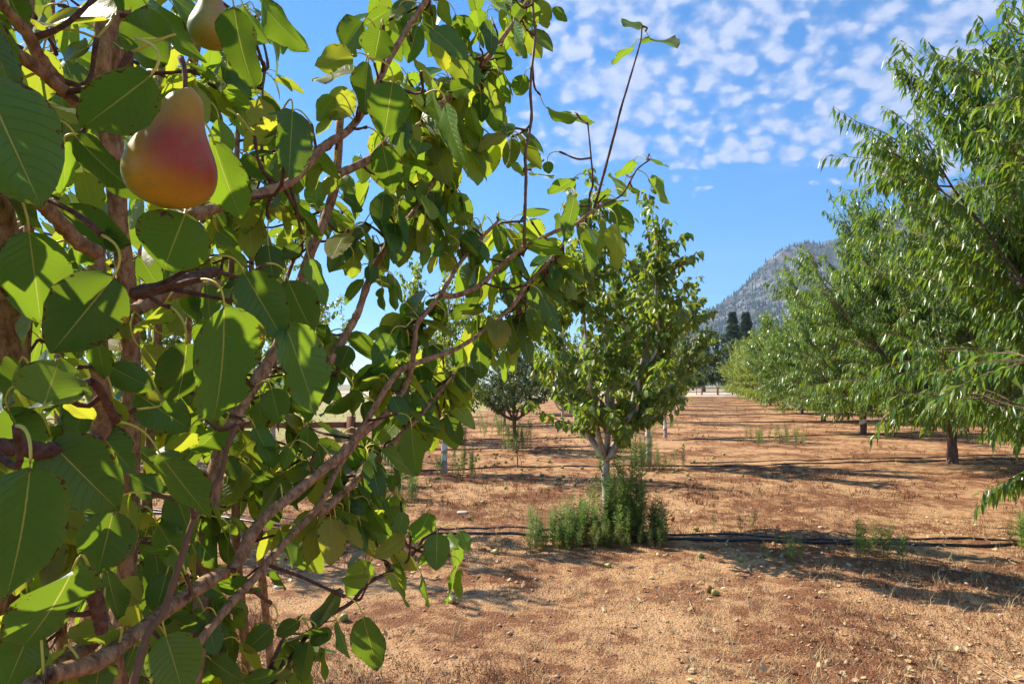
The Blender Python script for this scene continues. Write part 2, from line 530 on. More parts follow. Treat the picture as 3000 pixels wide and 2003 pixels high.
def pear_mat(name, green, yellow, red, blush, bdir):
    m, g = new_mat(name)
    out = g.n('ShaderNodeOutputMaterial')
    pb = g.n('ShaderNodeBsdfPrincipled')
    co = g.n('ShaderNodeTexCoord').outputs['Object']
    x, y, z = g.sep(co)
    nz = g.noise(co, 22, 4, 0.6)
    nl = g.noise(co, 40, 3, 0.5)
    side = g.m('ADD', g.m('MULTIPLY', x, bdir[0]), g.m('ADD', g.m('MULTIPLY', y, bdir[1]), g.m('MULTIPLY', z, bdir[2])))
    side = g.m('ADD', side, g.m('MULTIPLY', g.m('SUBTRACT', nz, 0.5), 0.018))
    col = g.mix(g.ss(side, -0.026, 0.004), green, yellow)
    zm = g.m('MULTIPLY', g.ss(z, -0.034, 0.002), g.ss(z, 0.018, 0.050, 1, 0.1)) if blush == 0.78 else 1.0
    col = g.mix(g.m('MULTIPLY', g.m('MULTIPLY', g.ss(side, -0.002, 0.026), blush * 1.15), zm), col, red)
    dots = g.vor(co, 300)
    mot = g.noise(co, 75, 5, 0.7)
    col = g.mix(g.m('MULTIPLY', g.ss(mot, 0.45, 0.7), 0.35), col, (0.20, 0.17, 0.03))
    col = g.mix(g.m('MULTIPLY', g.ss(dots, 0.14, 0.28, 1, 0), 0.45), col, (0.19, 0.11, 0.035))
    col = g.mix(g.m('MULTIPLY', g.ss(nl, 0.70, 0.76), 0.5), col, (0.14, 0.055, 0.03))
    g.link(col, pb.inputs['Base Color'])
    pb.inputs['Roughness'].default_value = 0.40
    pb.inputs['Specular IOR Level'].default_value = 0.35
    pb.inputs['Subsurface Weight'].default_value = 0.0
    pb.inputs['Subsurface Radius'].default_value = (0.01, 0.006, 0.002)
    bp = g.n('ShaderNodeBump')
    bp.inputs['Strength'].default_value = 0.25
    bp.inputs['Distance'].default_value = 0.001
    g.link(nl, bp.inputs['Height'])
    g.link(bp.outputs[0], pb.inputs['Normal'])
    g.link(pb.outputs[0], out.inputs[0])
    return m


M_PEAR = pear_mat('ripe_pear_skin', (0.14, 0.23, 0.014), (0.42, 0.25, 0.012), (0.33, 0.024, 0.022), 0.78, (0.72, -0.25, 0.30))
M_PEAR2 = pear_mat('yellow_pear_skin', (0.22, 0.26, 0.035), (0.36, 0.28, 0.05), (0.34, 0.12, 0.05), 0.6, (0.9, -0.2, 0.2))
M_GPEAR = pear_mat('green_pear_skin', (0.17, 0.24, 0.045), (0.28, 0.30, 0.07), (0.36, 0.22, 0.07), 0.5, (0.6, 0.3, 0.5))
M_RPEAR = pear_mat('red_pear_skin', (0.26, 0.15, 0.05), (0.32, 0.12, 0.05), (0.33, 0.06, 0.045), 0.7, (0.6, 0.3, 0.5))


def ground_material():
    m, g = new_mat('orchard_soil')
    out = g.n('ShaderNodeOutputMaterial')
    pb = g.n('ShaderNodeBsdfPrincipled')
    co = g.n('ShaderNodeTexCoord').outputs['Object']
    x, y, z = g.sep(co)
    n1 = g.noise(co, 0.8, 6, 0.68)
    n2 = g.noise(co, 6.0, 6, 0.65)
    n3 = g.noise(co, 60.0, 5, 0.7)
    v1 = g.vor(co, 55)
    v2 = g.vor(co, 140)
    sand = g.mix(g.ss(n2, 0.3, 0.7), (0.50, 0.270, 0.120), (0.66, 0.405, 0.200))
    debris = g.mix(n3, (0.130, 0.046, 0.022), (0.30, 0.125, 0.055))
    msk = g.m('ADD', g.m('MULTIPLY', n1, 0.55), g.m('ADD', g.m('MULTIPLY', n2, 0.45), g.m('MULTIPLY', n3, 0.22)))
    col = g.mix(g.m('MULTIPLY', g.ss(msk, 0.55, 0.66), 0.95), sand, debris)
    col = g.mix(g.m('MULTIPLY', g.ss(n3, 0.52, 0.75), 0.45), col, (0.68, 0.46, 0.27))
    col = g.mix(g.m('MULTIPLY', g.ss(v2, 0.05, 0.25, 1, 0), 0.35), col, (0.22, 0.10, 0.05))
    # dry grass left of the orchard, pale bare sand beyond its end
    lf = g.m('ADD', x, g.m('ADD', g.m('MULTIPLY', y, -0.18), g.m('MULTIPLY', n1, 4.0)))
    grass = g.mix(n2, (0.30, 0.30, 0.10), (0.48, 0.42, 0.20))
    col = g.mix(g.ss(lf, -9.5, -6.0, 0.9, 0.0), col, grass)
    col = g.mix(g.ss(g.m('ADD', y, g.m('MULTIPLY', n1, 6.0)), 92, 97, 0, 0.9), col, g.mix(n2, (0.50, 0.40, 0.28), (0.64, 0.54, 0.41)))
    col = g.mix(g.ss(y, 130, 200, 0, 0.8), col, (0.20, 0.20, 0.10))
    g.link(col, pb.inputs['Base Color'])
    pb.inputs['Roughness'].default_value = 0.95
    pb.inputs['Specular IOR Level'].default_value = 0.1
    h = g.m('ADD', g.m('MULTIPLY', n3, 0.9), g.m('ADD', g.m('MULTIPLY', v1, -0.55), g.m('MULTIPLY', n2, 1.6)))
    bp = g.n('ShaderNodeBump')
    bp.inputs['Strength'].default_value = 0.9
    bp.inputs['Distance'].default_value = 0.03
    g.link(h, bp.inputs['Height'])
    g.link(bp.outputs[0], pb.inputs['Normal'])
    g.link(pb.outputs[0], out.inputs[0])
    return m


def mountain_material():
    m, g = new_mat('granite_slope')
    out = g.n('ShaderNodeOutputMaterial')
    pb = g.n('ShaderNodeBsdfPrincipled')
    co = g.n('ShaderNodeTexCoord').outputs['Object']
    n1 = g.noise(co, 0.010, 7, 0.65)
    n2 = g.noise(co, 0.045, 6, 0.7)
    v = g.vor(co, 0.05)
    rock = g.mix(g.ss(n2, 0.35, 0.65), (0.10, 0.097, 0.10), (0.33, 0.318, 0.315))
    rock = g.mix(g.ss(v, 0.0, 0.45, 0.6, 0), rock, (0.14, 0.13, 0.125))
    scrub = g.mix(n2, (0.035, 0.045, 0.03), (0.09, 0.085, 0.055))
    col = g.mix(g.ss(g.m('ADD', g.m('MULTIPLY', n1, 0.7), g.m('MULTIPLY', n2, 0.45)), 0.50, 0.64), rock, scrub)
    g.link(col, pb.inputs['Base Color'])
    pb.inputs['Roughness'].default_value = 0.95
    bp = g.n('ShaderNodeBump')
    bp.inputs['Strength'].default_value = 1.0
    bp.inputs['Distance'].default_value = 14.0
    g.link(g.m('ADD', n2, g.m('MULTIPLY', v, 0.6)), bp.inputs['Height'])
    g.link(bp.outputs[0], pb.inputs['Normal'])
    g.link(pb.outputs[0], out.inputs[0])
    return m


# ------------------------------------------------------------------ the setting
def grid_mesh(name, xs, ys, zf, mat):
    X, Y = np.meshgrid(xs, ys)
    V = np.stack([X, Y, zf(X, Y)], -1).reshape(-1, 3)
    a, b = len(ys), len(xs)
    i, j = np.meshgrid(np.arange(a - 1), np.arange(b - 1), indexing='ij')
    F = np.stack([i * b + j, i * b + j + 1, (i + 1) * b + j + 1, (i + 1) * b + j], -1).reshape(-1, 4)
    return mesh_np(name, V, F, mat)


def spaced(lo, hi, step, grow, end_lo, end_hi):
    mid = list(np.arange(lo, hi, step))
    a, s = [], step
    x = mid[-1]
    while x < end_hi:
        s *= grow
        x += s
        a.append(x)
    b, s, x = [], step, mid[0]
    while x > end_lo:
        s *= grow
        x -= s
        b.append(x)
    return np.array(b[::-1] + mid + a)


xs = spaced(-3.0, 5.6, 0.042, 1.075, -4500, 4500)
ys = spaced(3.3, 8.6, 0.040, 1.065, -3000, 4500)
ground = link('ground', grid_mesh('ground', xs, ys, ground_z, ground_material()), kind='structure')


def ridge_profile(x):
    # height of the crest along x, at a crest line about 1900 m away
    px = np.array([0, 250, 520, 700, 860, 1010, 1130, 1300, 1480, 1800, 2600, 3600])
    hz = np.array([10, 90, 230, 370, 460, 540, 590, 630, 660, 700, 720, 600])
    return np.interp(x, px, hz)


def mountain_z(X, Y):
    crest = ridge_profile(X - (Y - 1900) * 0.45)
    t = np.clip((1900 - Y) / 900.0, -1, 1)
    fall = np.where(t > 0, np.clip(1 - t, 0, 1) ** 1.15, np.clip(1 + t * 0.8, 0, 1))
    edge = np.clip(1 - np.abs(t) ** 4, 0, 1)
    ns = (fbm(X / 190, Y / 190, 31, 5) - 0.5) * 75 + (fbm(X / 45, Y / 45, 37, 4) - 0.5) * 46 + (np.abs(fbm(X / 22, Y / 22, 41, 3) - 0.5)) * 26
    crest = crest * 0.94 - 34 * np.clip(crest / 200, 0, 1)
    return crest * fall + ns * edge * np.clip(crest * fall / 220, 0, 1) - 4


mx_ = np.linspace(0, 3600, 300)
my_ = np.linspace(960, 2700, 190)
mountain = link('mountain', grid_mesh('mountain', mx_, my_, mountain_z, mountain_material()), kind='structure')
tri = MB()
rs = np.random.default_rng(77)
X, Y = rs.uniform(300, 2100, 26000), rs.uniform(980, 2000, 26000)
Z = mountain_z(X, Y)
keep = (Z > 15) & (fbm(X / 90, Y / 90, 51, 4) > rs.uniform(0.18, 0.62, len(X)))
X, Y, Z = X[keep], Y[keep], Z[keep]
H = rs.uniform(6, 15, len(X))
k5 = np.linspace(0, 2 * math.pi, 5, endpoint=False)
ring = np.stack([np.cos(k5), np.sin(k5), np.zeros(5)], -1)
V = np.concatenate([np.stack([X, Y, Z - 2], -1)[:, None] + ring[None] * (H * 0.22)[:, None, None],
                    np.stack([X, Y, Z + H], -1)[:, None]], 1)
F = np.array([(k, (k + 1) % 5, 5) for k in range(5)])
tri.add(V, (F[None] + (np.arange(len(X)) * 6)[:, None, None]).reshape(-1, 3))
link('mountain_forest', tri.mesh('mountain_forest', M_FOREST), kind='stuff', label='dark conifers dotted over the granite mountain slope', cat='forest')

hz_m, g = new_mat('haze_air')
o_ = g.n('ShaderNodeOutputMaterial')
pv = g.n('ShaderNodeVolumePrincipled')
pv.inputs['Color'].default_value = (0.50, 0.70, 1.0, 1)
pv.inputs['Density'].default_value = 0.00015
pv.inputs['Anisotropy'].default_value = 0.2
g.link(pv.outputs[0], o_.inputs['Volume'])
bv, bf = box(300, 600, 520, 11000, 10000, 1100)
haze = link('haze', mesh_np('haze', bv, bf, hz_m, smooth=False), kind='stuff')

# ------------------------------------------------------------------ orchard trees
PEAR_T = ([-1, 0, 1], [0, 0.16, 0.42, 0.72, 1])
PEACH_T = ([-1, 0, 1], [0, 0.45, 1])
LEAF_MESH = {}


def leaf_meshes(kind, mat):
    key = (kind, mat.name)
    if key not in LEAF_MESH:
        lst = []
        for k in range(4):
            us, vs_ = PEAR_T if kind == 'pear' else PEACH_T
            V, F, uv, _ = leaf_batch((0, 0, 0), (0, 1, 0), (0, 0, 1), 1, 1, hw_pear if kind == 'pear' else hw_peach, us, vs_,
                                     0.10 + 0.08 * k if kind == 'pear' else 0.14 + 0.09 * k, 0.22 + 0.1 * k)
            lst.append(mesh_np('leaf', V, F, mat, uv, {'tone': np.full(len(V), 0.13 * k)}))
        LEAF_MESH[key] = lst
    return LEAF_MESH[key]


def curve_path(p, d, length, n, rng, up=0.3, jit=0.04):
    P = [np.array(p, float)]
    d = norm(d)
    for _ in range(n - 1):
        d = norm(d + UP * up / n + rng.normal(0, jit, 3))
        P.append(P[-1] + d * length / (n - 1))
    return np.array(P)


def skeleton_pear(rng, H, R, hf, limbs, dens=1.0):
    tr = [(np.array([(0, 0, -0.05), (0.01, 0, hf * 0.4), (0.0, 0.02, hf * 0.75), (0, 0, hf + 0.05)]), 0.052, 0.044)]
    lim, tw, pts = [], [], []
    a0 = rng.random() * 6.28
    for k in range(limbs + 1):
        az = a0 + k * 2 * math.pi / limbs + rng.normal(0, 0.2)
        reach = R * rng.uniform(0.45, 0.95) * (0.12 if k == limbs else 1)
        top = H * rng.uniform(0.80, 0.97) if k < limbs else H
        t = np.linspace(0, 1, 9)
        rho = reach * (1 - (1 - t) ** 1.9)
        P = np.stack([np.cos(az) * rho, np.sin(az) * rho, hf + (top - hf) * (0.55 * t + 0.45 * t ** 1.5)], 1)
        P[1:] += rng.normal(0, 0.025, (8, 3))
        lim.append((P, 0.034 if k < limbs else 0.03, 0.007))
        Q = resample(P, 40)
        for j in range(int(17 * dens)):
            i = rng.integers(6, 40)
            az2 = az + rng.normal(0, 1.3)
            ln = R * rng.uniform(0.25, 0.62) * (1.15 - 0.5 * i / 40)
            b = curve_path(Q[i], (np.cos(az2), np.sin(az2), rng.uniform(-0.1, 0.9)), ln, 6, rng, 0.5)
            tw.append((b, 0.009, 0.003))
            pts.append(resample(b, max(4, int(ln / 0.065)))[1:])
        for j in range(2):
            i = rng.integers(28, 40)
            b = curve_path(Q[i], (rng.normal(0, .22), rng.normal(0, .22), 1), rng.uniform(0.35, 0.8), 6, rng, 0.2, 0.03)
            tw.append((b, 0.006, 0.002))
            pts.append(resample(b, 9)[2:])
        pts.append(Q[9::2])
    return tr, lim, tw, np.concatenate(pts)


def leaves_pear(rng, pts, per, L0=0.078):
    n = rng.integers(per - 1, per + 2, len(pts))
    P = np.repeat(pts, n, 0)
    m = len(P)
    az = rng.uniform(0, 6.283, m)
    out = np.stack([np.cos(az), np.sin(az), np.zeros(m)], 1)
    P = P + out * rng.uniform(0.015, 0.055, m)[:, None] + UP * rng.uniform(-0.03, 0.02, m)[:, None]
    D = norm(out * rng.uniform(0.25, 0.9, m)[:, None] - UP * rng.uniform(0.15, 1.0, m)[:, None] + rng.normal(0, .2, (m, 3)))
    N = UP + out * rng.uniform(-0.2, 1.2, m)[:, None] + rng.normal(0, 0.45, (m, 3))
    L = L0 * rng.uniform(0.72, 1.15, m)
    return P, D, N, L, L * rng.uniform(0.55, 0.72, m), rng.uniform(0.05, 0.3, m), rng.uniform(0.1, 0.5, m)


def skeleton_peach(rng, H, R, hf, dens=1.0, low=1.0):
    tr = [(np.array([(0, 0, -0.05), (0.015, 0.01, hf * 0.5), (0, 0, hf + 0.06)]), 0.098, 0.086)]
    lim, tw, pts, dirs = [], [], [], []
    a0 = rng.random() * 6.28

    def shoots(Q, T, az, n, lo, lift, droop, l0, l1):
        for _ in range(n):
            i = rng.integers(lo, len(Q))
            az2 = az + rng.normal(0, 1.2)
            d = norm(np.array((np.cos(az2) * 0.8, np.sin(az2) * 0.8, rng.uniform(*lift))) + T[i] * 0.45)
            ln = rng.uniform(l0, l1)
            b = curve_path(Q[i], d, ln, 7, rng, droop, 0.05)
            tw.append((b, 0.0065, 0.002))
            q = resample(b, max(6, int(ln / 0.027)))[3:]
            pts.append(q)
            dirs.append(norm(np.gradient(q, axis=0)))

    for k in range(26):
        lvl = 0 if k < 9 else (1 if k < 19 else 2)      # upright, spreading, low
        m = (8, 10, 7)[lvl]
        az = a0 + k * 2 * math.pi / m + rng.normal(0, 0.2) + lvl * 0.4
        reach = R * (rng.uniform(0.30, 0.68), rng.uniform(0.70, 0.92), rng.uniform(0.72, 0.95) * low)[lvl]
        top = (H * rng.uniform(0.74, 0.88), H * rng.uniform(0.42, 0.76), rng.uniform(0.95, H * 0.30))[lvl]
        if k == 8:
            reach, top = R * 0.12, H * 0.88
        t = np.linspace(0, 1, 8)
        rise = t if lvl < 2 else np.sin(t * 1.9) / math.sin(1.9)
        P = np.stack([np.cos(az) * reach * t ** 0.85, np.sin(az) * reach * t ** 0.85, hf + (top - hf) * rise], 1)
        P[1:] += rng.normal(0, 0.035, (7, 3))
        lim.append((P, (0.046, 0.036, 0.028)[lvl], 0.008))
        Q = resample(P, 40)
        T = norm(np.gradient(Q, axis=0))
        lift, droop = ((0.5, 1.5), (-0.1, 1.0), (-0.35, 0.5))[lvl], (0.3, -0.25, -0.8)[lvl]
        shoots(Q, T, az, int((34, 28, 24)[lvl] * dens), (9, 6, 4)[lvl], lift, droop, 0.4, (1.0, 0.9, 0.75)[lvl])
        for j in range((7, 4, 2)[lvl]):
            i = rng.integers(12, 38)
            az2 = az + rng.normal(0, 0.9)
            b = curve_path(Q[i], (np.cos(az2) * 0.8, np.sin(az2) * 0.8, (rng.uniform(0.7, 1.5) if lvl == 0 else rng.uniform(0.1, 1.0)) if lvl < 2 else rng.uniform(-0.2, 0.4)),
                           R * rng.uniform(0.28, 0.48), 8, rng, 0.2, 0.06)
            tw.append((b, 0.013, 0.005))
            q2 = resample(b, 24)
            shoots(q2, norm(np.gradient(q2, axis=0)), az2, int(11 * dens), 5, lift, droop, 0.35, 0.85)
    return tr, lim, tw, np.concatenate(pts), np.concatenate(dirs)


def leaves_peach(rng, pts, dirs, L0=0.125):
    m = len(pts)
    az = np.arange(m) * 2.4 + rng.normal(0, 0.4, m)
    A = norm(np.cross(dirs, np.array((0.3, 0.2, 0.9))))
    B = np.cross(dirs, A)
    rad = A * np.cos(az)[:, None] + B * np.sin(az)[:, None]
    D = norm(dirs * 0.45 + rad * 0.52 - UP * rng.uniform(0.35, 1.3, m)[:, None])
    N = UP + rad * 0.3 + rng.normal(0, 0.4, (m, 3))
    L = L0 * rng.uniform(0.7, 1.12, m)
    return pts, D, N, L, L * rng.uniform(0.25, 0.33, m), rng.uniform(0.15, 0.45, m), rng.uniform(0.15, 0.6, m)


def tube_mesh(name, segs, mat, sides=6, rough=0.0, rng=RND, n=12):
    b = MB()
    for P, r0, r1 in segs:
        Q = resample(P, n)
        V, F = tube(Q, np.linspace(r0, r1, n), sides, True, rough, rng)
        b.add(V, F)
    return b.mesh(name, mat)


def trunk_mesh(P, r0, r1, mat, rng, sides=12):
    n = 14
    Q = resample(P, n)
    t = np.linspace(0, 1, n)
    r = r0 + (r1 - r0) * t + r0 * 0.45 * np.exp(-t * 9) + r0 * 0.06 * np.sin(t * 17 + rng.random() * 6)
    V, F = tube(Q, r, sides, True, 0.10, rng)
    return MB().add(V, F).mesh('trunk', mat)


def tape_mesh(r, z0, z1, turns):
    n = 60
    t = np.linspace(0, 1, n)
    a = t * turns * 2 * math.pi
    w = (z1 - z0) / turns * 0.28
    zc = z0 + (z1 - z0) * t
    V = np.concatenate([np.stack([np.cos(a) * r, np.sin(a) * r, zc - w], 1), np.stack([np.cos(a) * r, np.sin(a) * r, zc + w], 1)])
    F = np.array([(i, i + 1, n + i + 1, n + i) for i in range(n - 1)])
    return MB().add(V, F).mesh('trunk_tape', M_TAPE)


CAM_P = np.array((0, 0, CAM_H))


def build_tree(name, kind, loc, seed, H, R, label, cat, group, mat, n_leaf_parts=0, tape=None, hf=None, limbs=5, dens=1.0, per=5,
               L0=None, tmat=None, rot=0.0, low=1.0, coarse=False):
    rng = np.random.default_rng(seed)
    root = link(name, None, None, loc, label, cat, group)
    tmat = tmat or (M_TRUNK if kind == 'pear' else M_PTRUNK)
    if kind == 'pear':
        hf = hf or rng.uniform(0.55, 0.8)
        tr, lim, tw, pts = skeleton_pear(rng, H, R, hf, limbs, dens)
        P, D, N, L, W, bend, fold = leaves_pear(rng, pts, per, L0 or 0.078)
        hw, (us, vs_) = hw_pear, PEAR_T
    else:
        hf = hf or rng.uniform(0.5, 0.65)
        tr, lim, tw, pts, dirs = skeleton_peach(rng, H, R, hf, dens, low)
        P, D, N, L, W, bend, fold = leaves_peach(rng, pts, dirs, L0 or 0.145)
        hw, (us, vs_) = hw_peach, PEACH_T
    if coarse:
        us, vs_ = [-1, 1], [0, 0.45, 1]
    for p, r0, r1 in tr:
        link('trunk', trunk_mesh(p, r0, r1, tmat, rng), root)
    for p, r0, r1 in lim:
        link('branch', tube_mesh('branch', [(p, r0, r1)], tmat, 8, 0.12, rng, 16), root)
    link('twigs', tube_mesh('twigs', tw, M_TWIG, 3, 0, rng, 6), root, kind='stuff')
    if tape:
        link('trunk_tape', tape_mesh(tr[0][1] * 1.13, *tape), root)
    idx = np.arange(len(P))
    if n_leaf_parts:
        wp = P + D * (L * 0.5)[:, None] + np.asarray(loc)
        x, y, dep = proj(wp)
        size = L / dep * np.where((x > -20) & (x < 3020) & (y > -20) & (y < 2020), 1, 0.01)
        # prefer leaves on the camera's side of the crown
        size = size * (1.0 + 0.6 * (np.linalg.norm(np.asarray(loc)[:2] - CAM_P[:2]) - np.linalg.norm(wp[:, :2] - CAM_P[:2], axis=1) > R * 0.45))
        top = np.argsort(-size)[:n_leaf_parts]
        lm = leaf_meshes(kind, mat)
        Dn = norm(D)
        S = norm(np.cross(Dn, N))
        Nn = np.cross(S, Dn)
        for k in top:
            o = link('leaf', lm[int(k) % 4], root)
            M = Matrix.Identity(4)
            for r in range(3):
                M[r][0], M[r][1], M[r][2], M[r][3] = S[k, r] * W[k], Dn[k, r] * L[k], Nn[k, r] * L[k], P[k, r]
            o.matrix_basis = M
        idx = np.setdiff1d(idx, top)
    V, F, uv, li = leaf_batch(P[idx], D[idx], N[idx], L[idx], W[idx], hw, us, vs_, bend[idx], fold[idx], grav=True)
    link('foliage', mesh_np('foliage', V, F, mat, uv, {'tone': rng.random(len(idx))[li]}), root, kind='stuff')
    root.rotation_euler.z = rot
    return root


def copy_tree(src, loc, rot, sc, label, group=None):
    r = src.copy()
    C.objects.link(r)
    r.location, r.rotation_euler, r.scale = loc, (0, 0, rot), (sc[0], sc[0], sc[1])
    r['label'] = label
    if group:
        r['group'] = group
    for ch in src.children:
        if ch.name.split('.')[0] == 'leaf':
            continue
        c = ch.copy()
        C.objects.link(c)
        c.parent = r
    return r


def gl(x, y):
    return (x, y, float(ground_z(x, y)))


G_PEAR = 'pear trees in the middle row'
G_LEFT = 'fruit trees in the rows on the left'
G_PEACH = 'peach trees in the row along the right side'
# middle row
build_tree('pear_tree', 'pear', gl(1.0, 7.35), 21, 3.4, 1.1, 'tall pear tree with a pale forked trunk rising from a clump of green weeds', 'tree', G_PEAR, M_CROWN, 300, None, 0.78, 7, 1.3, 7, 0.08)
build_tree('pear_tree', 'pear', gl(2.76, 13.9), 22, 4.0, 1.4, 'pear tree with white tape spiralled round its trunk, directly behind the one in the weeds', 'tree', G_PEAR, M_CROWN, 300, (0.18, 0.62, 2.6), 0.8, 6, 1.35, 8, 0.085)
proto = build_tree('pear_tree', 'pear', gl(4.66, 20.9), 23, 3.9, 1.15, 'pear tree with a white painted band on its dark trunk, third along the middle row', 'tree', G_PEAR, M_CROWN, 0, (0.2, 0.42, 1.02), 0.75, 5, 1.1, 7, coarse=True)
proto2 = build_tree('pear_tree', 'pear', gl(6.45, 28.0), 24, 3.9, 1.2, 'pear tree standing fourth along the middle row beside the lane', 'tree', G_PEAR, M_CROWN, 0, None, 0.75, 5, 1.1, 7, coarse=True)
for k in range(8):
    x, y = 8.3 + 1.85 * k, 35 + 7.0 * k
    copy_tree(proto if k % 2 else proto2, gl(x, y), 1.3 * k, (1.05, 0.92 + 0.05 * (k % 3)),
              'distant pear tree in the far half of the middle row, one of several merging crowns', G_PEAR)
# left rows
build_tree('pear_tree', 'pear', gl(-1.23, 12.5), 31, 3.9, 1.0, 'slim pear tree with striped tape on its trunk, left of the bushy dark tree', 'tree', G_LEFT, M_CROWN, 0, (0.12, 0.55, 2.2), 0.62, 6, 1.0, 5)
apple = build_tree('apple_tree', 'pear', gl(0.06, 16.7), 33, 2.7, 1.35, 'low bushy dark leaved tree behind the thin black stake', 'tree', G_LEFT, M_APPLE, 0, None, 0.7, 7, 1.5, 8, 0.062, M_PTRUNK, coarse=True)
copy_tree(proto2, gl(-3.7, 7.7), 0.4, (0.95, 0.95), 'pear tree mostly hidden behind the close leaves on the left', G_LEFT)
for k, (x, y, p, s, lab) in enumerate([
    (1.78, 24.0, proto, 0.9, 'pear tree with a whitewashed trunk foot, seen just left of the middle row trunks'),
    (-2.3, 19.5, apple, 1.05, 'dark bushy tree deep in the left rows beside pale weeds'),
    (-4.6, 13.2, proto2, 1.0, 'pear tree showing only thin top shoots above the close branches'),
    (-0.3, 27.0, apple, 1.0, 'distant dark tree low between two left row trunks'),
    (3.5, 32.0, proto2, 0.95, 'distant pear tree glimpsed through the crown in the weeds'),
    (-6.0, 20.5, proto, 1.0, 'pear tree behind the rail fence on the left'),
    (-8.4, 14.5, proto2, 1.05, 'pear tree at the far left, half covered by the hanging pear leaves'),
    (-4.0, 30.0, proto, 1.0, 'faraway pear tree in the left rows against the pale sky'),
    (0.8, 38.0, apple, 1.1, 'faraway dark tree at the end of the left rows'),
    (5.6, 40.0, proto, 0.95, 'faraway pear tree hidden behind the second tree of the middle row'),
    (-9.5, 27.0, apple, 1.2, 'broad dark tree far off on the left behind the large leaves'),
]):
    copy_tree(p, gl(x, y), 0.9 + 1.7 * k, (s, s), lab, G_LEFT)

# right rows
build_tree('peach_tree', 'peach', gl(6.95, 7.0), 45, 6.6, 3.25, 'closest and tallest peach tree, its long drooping leaves filling the right edge', 'tree', G_PEACH, M_PEACH, 300, None, 0.6, dens=1.35, low=0.88)
build_tree('peach_tree', 'peach', gl(8.95, 14.0), 42, 6.3, 3.0, 'second peach tree, dark bare trunk above the black hoses', 'tree', G_PEACH, M_PEACH, 300, None, 0.8, dens=1.0, low=0.80)
pp = build_tree('peach_tree', 'peach', gl(11.2, 21.9), 43, 5.2, 2.8, 'third peach tree with two white tape bands on its trunk', 'tree', G_PEACH, M_PEACH, 0, (0.25, 0.75, 2.1), 0.7, dens=0.9, low=0.85, coarse=True)
copy_tree(pp, gl(13.45, 29.6), 2.1, (1.0, 1.0), 'fourth peach tree with one white band on a short trunk', G_PEACH)
copy_tree(pp, gl(15.7, 37.2), 4.0, (1.0, 1.0), 'fifth peach tree with a short thick dark trunk', G_PEACH)
al = build_tree('almond_tree', 'peach', gl(17.6, 44.5), 44, 4.9, 2.9, 'bright lime green tree where the right row begins to shrink into the distance', 'tree', G_PEACH, M_LIME, 0, None, 0.7, dens=0.8, L0=0.16, coarse=True)
for k in range(5):
    copy_tree(al, gl(19.6 + 2.15 * k, 52 + 7.6 * k), 1.1 * k, (1.0, 1.02 + 0.03 * (k % 2)), ('distant lime green tree right after the first lime tree of the right row' if k == 0 else 'distant lime green tree at the far end of the right row'), G_PEACH)
for k, (x, y, s) in enumerate([(15.3, 13.5, 1.0), (17.5, 21.0, 1.0), (19.8, 28.5, 1.05), (22.0, 36.5, 1.05), (24.5, 44.0, 1.1)]):
    copy_tree(pp, gl(x, y), 0.7 + k * 1.9, (s, s), ['peach tree beyond the row, right behind the second peach tree', 'peach tree beyond the row, behind the gap after the second peach tree', 'peach tree beyond the row, behind the third peach tree', 'peach tree beyond the row, behind the fourth peach tree', 'peach tree beyond the row, farthest one glimpsed under the crowns'][k], 'peach trees of the second row on the right')


def pine(loc, h, seed, label, group):
    rng = np.random.default_rng(seed)
    root = link('pine_tree', None, None, loc, label, 'tree', group)
    link('trunk', trunk_mesh([(0, 0, -0.3), (0, 0, h * 0.5), (0, 0, h * 0.97)], h * 0.022, 0.04, M_PTRUNK, rng, 8), root)
    n = 5200
    t = rng.random(n) ** 0.8
    z = h * (0.10 + 0.9 * t)
    az = rng.uniform(0, 6.283, n)
    lay = 0.75 + 0.25 * np.sin(z * 4.2 + az * 2)
    r = h * 0.25 * (1.02 - t) ** 0.95 * np.sqrt(rng.random(n)) * lay * (0.8 + 0.4 * vnoise(az * 2, z * 0.8, seed))
    P = np.stack([np.cos(az) * r, np.sin(az) * r, z], 1)
    D = norm(np.stack([np.cos(az), np.sin(az), rng.uniform(-0.5, 0.35, n)], 1))
    V, F, uv, li = leaf_batch(P, D, UP + rng.normal(0, .5, (n, 3)), h * 0.050, h * 0.013, hw_peach, [-1, 1], [0, 0.5, 1], 0.2, 0.0)
    link('crown', mesh_np('crown', V, F, M_PINE, uv, {'tone': rng.random(n)[li]}), root)
    return root


G_PINE = 'dark pines beyond the end of the lane'
for k, (px, d, h, lab) in enumerate([(2062, 150, 13.5, 'broad dark pine at the left of the group below the mountain'),
                                     (2150, 150, 17.5, 'tall narrow dark pine, left one of the close pair above the lime trees'),
                                     (2190, 155, 18.0, 'tall dark pine, right one of the close pair above the lime trees'),
                                     (2250, 170, 18.0, 'dark pine half sunk behind the lime green trees'),
                                     (2030, 180, 12.0, 'small dark pine touching the middle row crown')]):
    p = at(px, 1125, d)
    pine(gl(p[0], p[1]), h, 60 + k, lab, G_PINE)
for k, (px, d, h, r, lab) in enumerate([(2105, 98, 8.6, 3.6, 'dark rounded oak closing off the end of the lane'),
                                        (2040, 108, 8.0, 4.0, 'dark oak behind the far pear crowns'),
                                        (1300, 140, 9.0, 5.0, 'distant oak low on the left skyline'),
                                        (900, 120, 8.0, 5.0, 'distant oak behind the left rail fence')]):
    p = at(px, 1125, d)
    build_tree('oak_tree', 'pear', gl(p[0], p[1]), 70 + k, h, r, lab, 'tree', 'oaks around the orchard', M_OAK, 0, None, 0.9, 6, 0.7, 2, 0.55, M_PTRUNK, coarse=True)

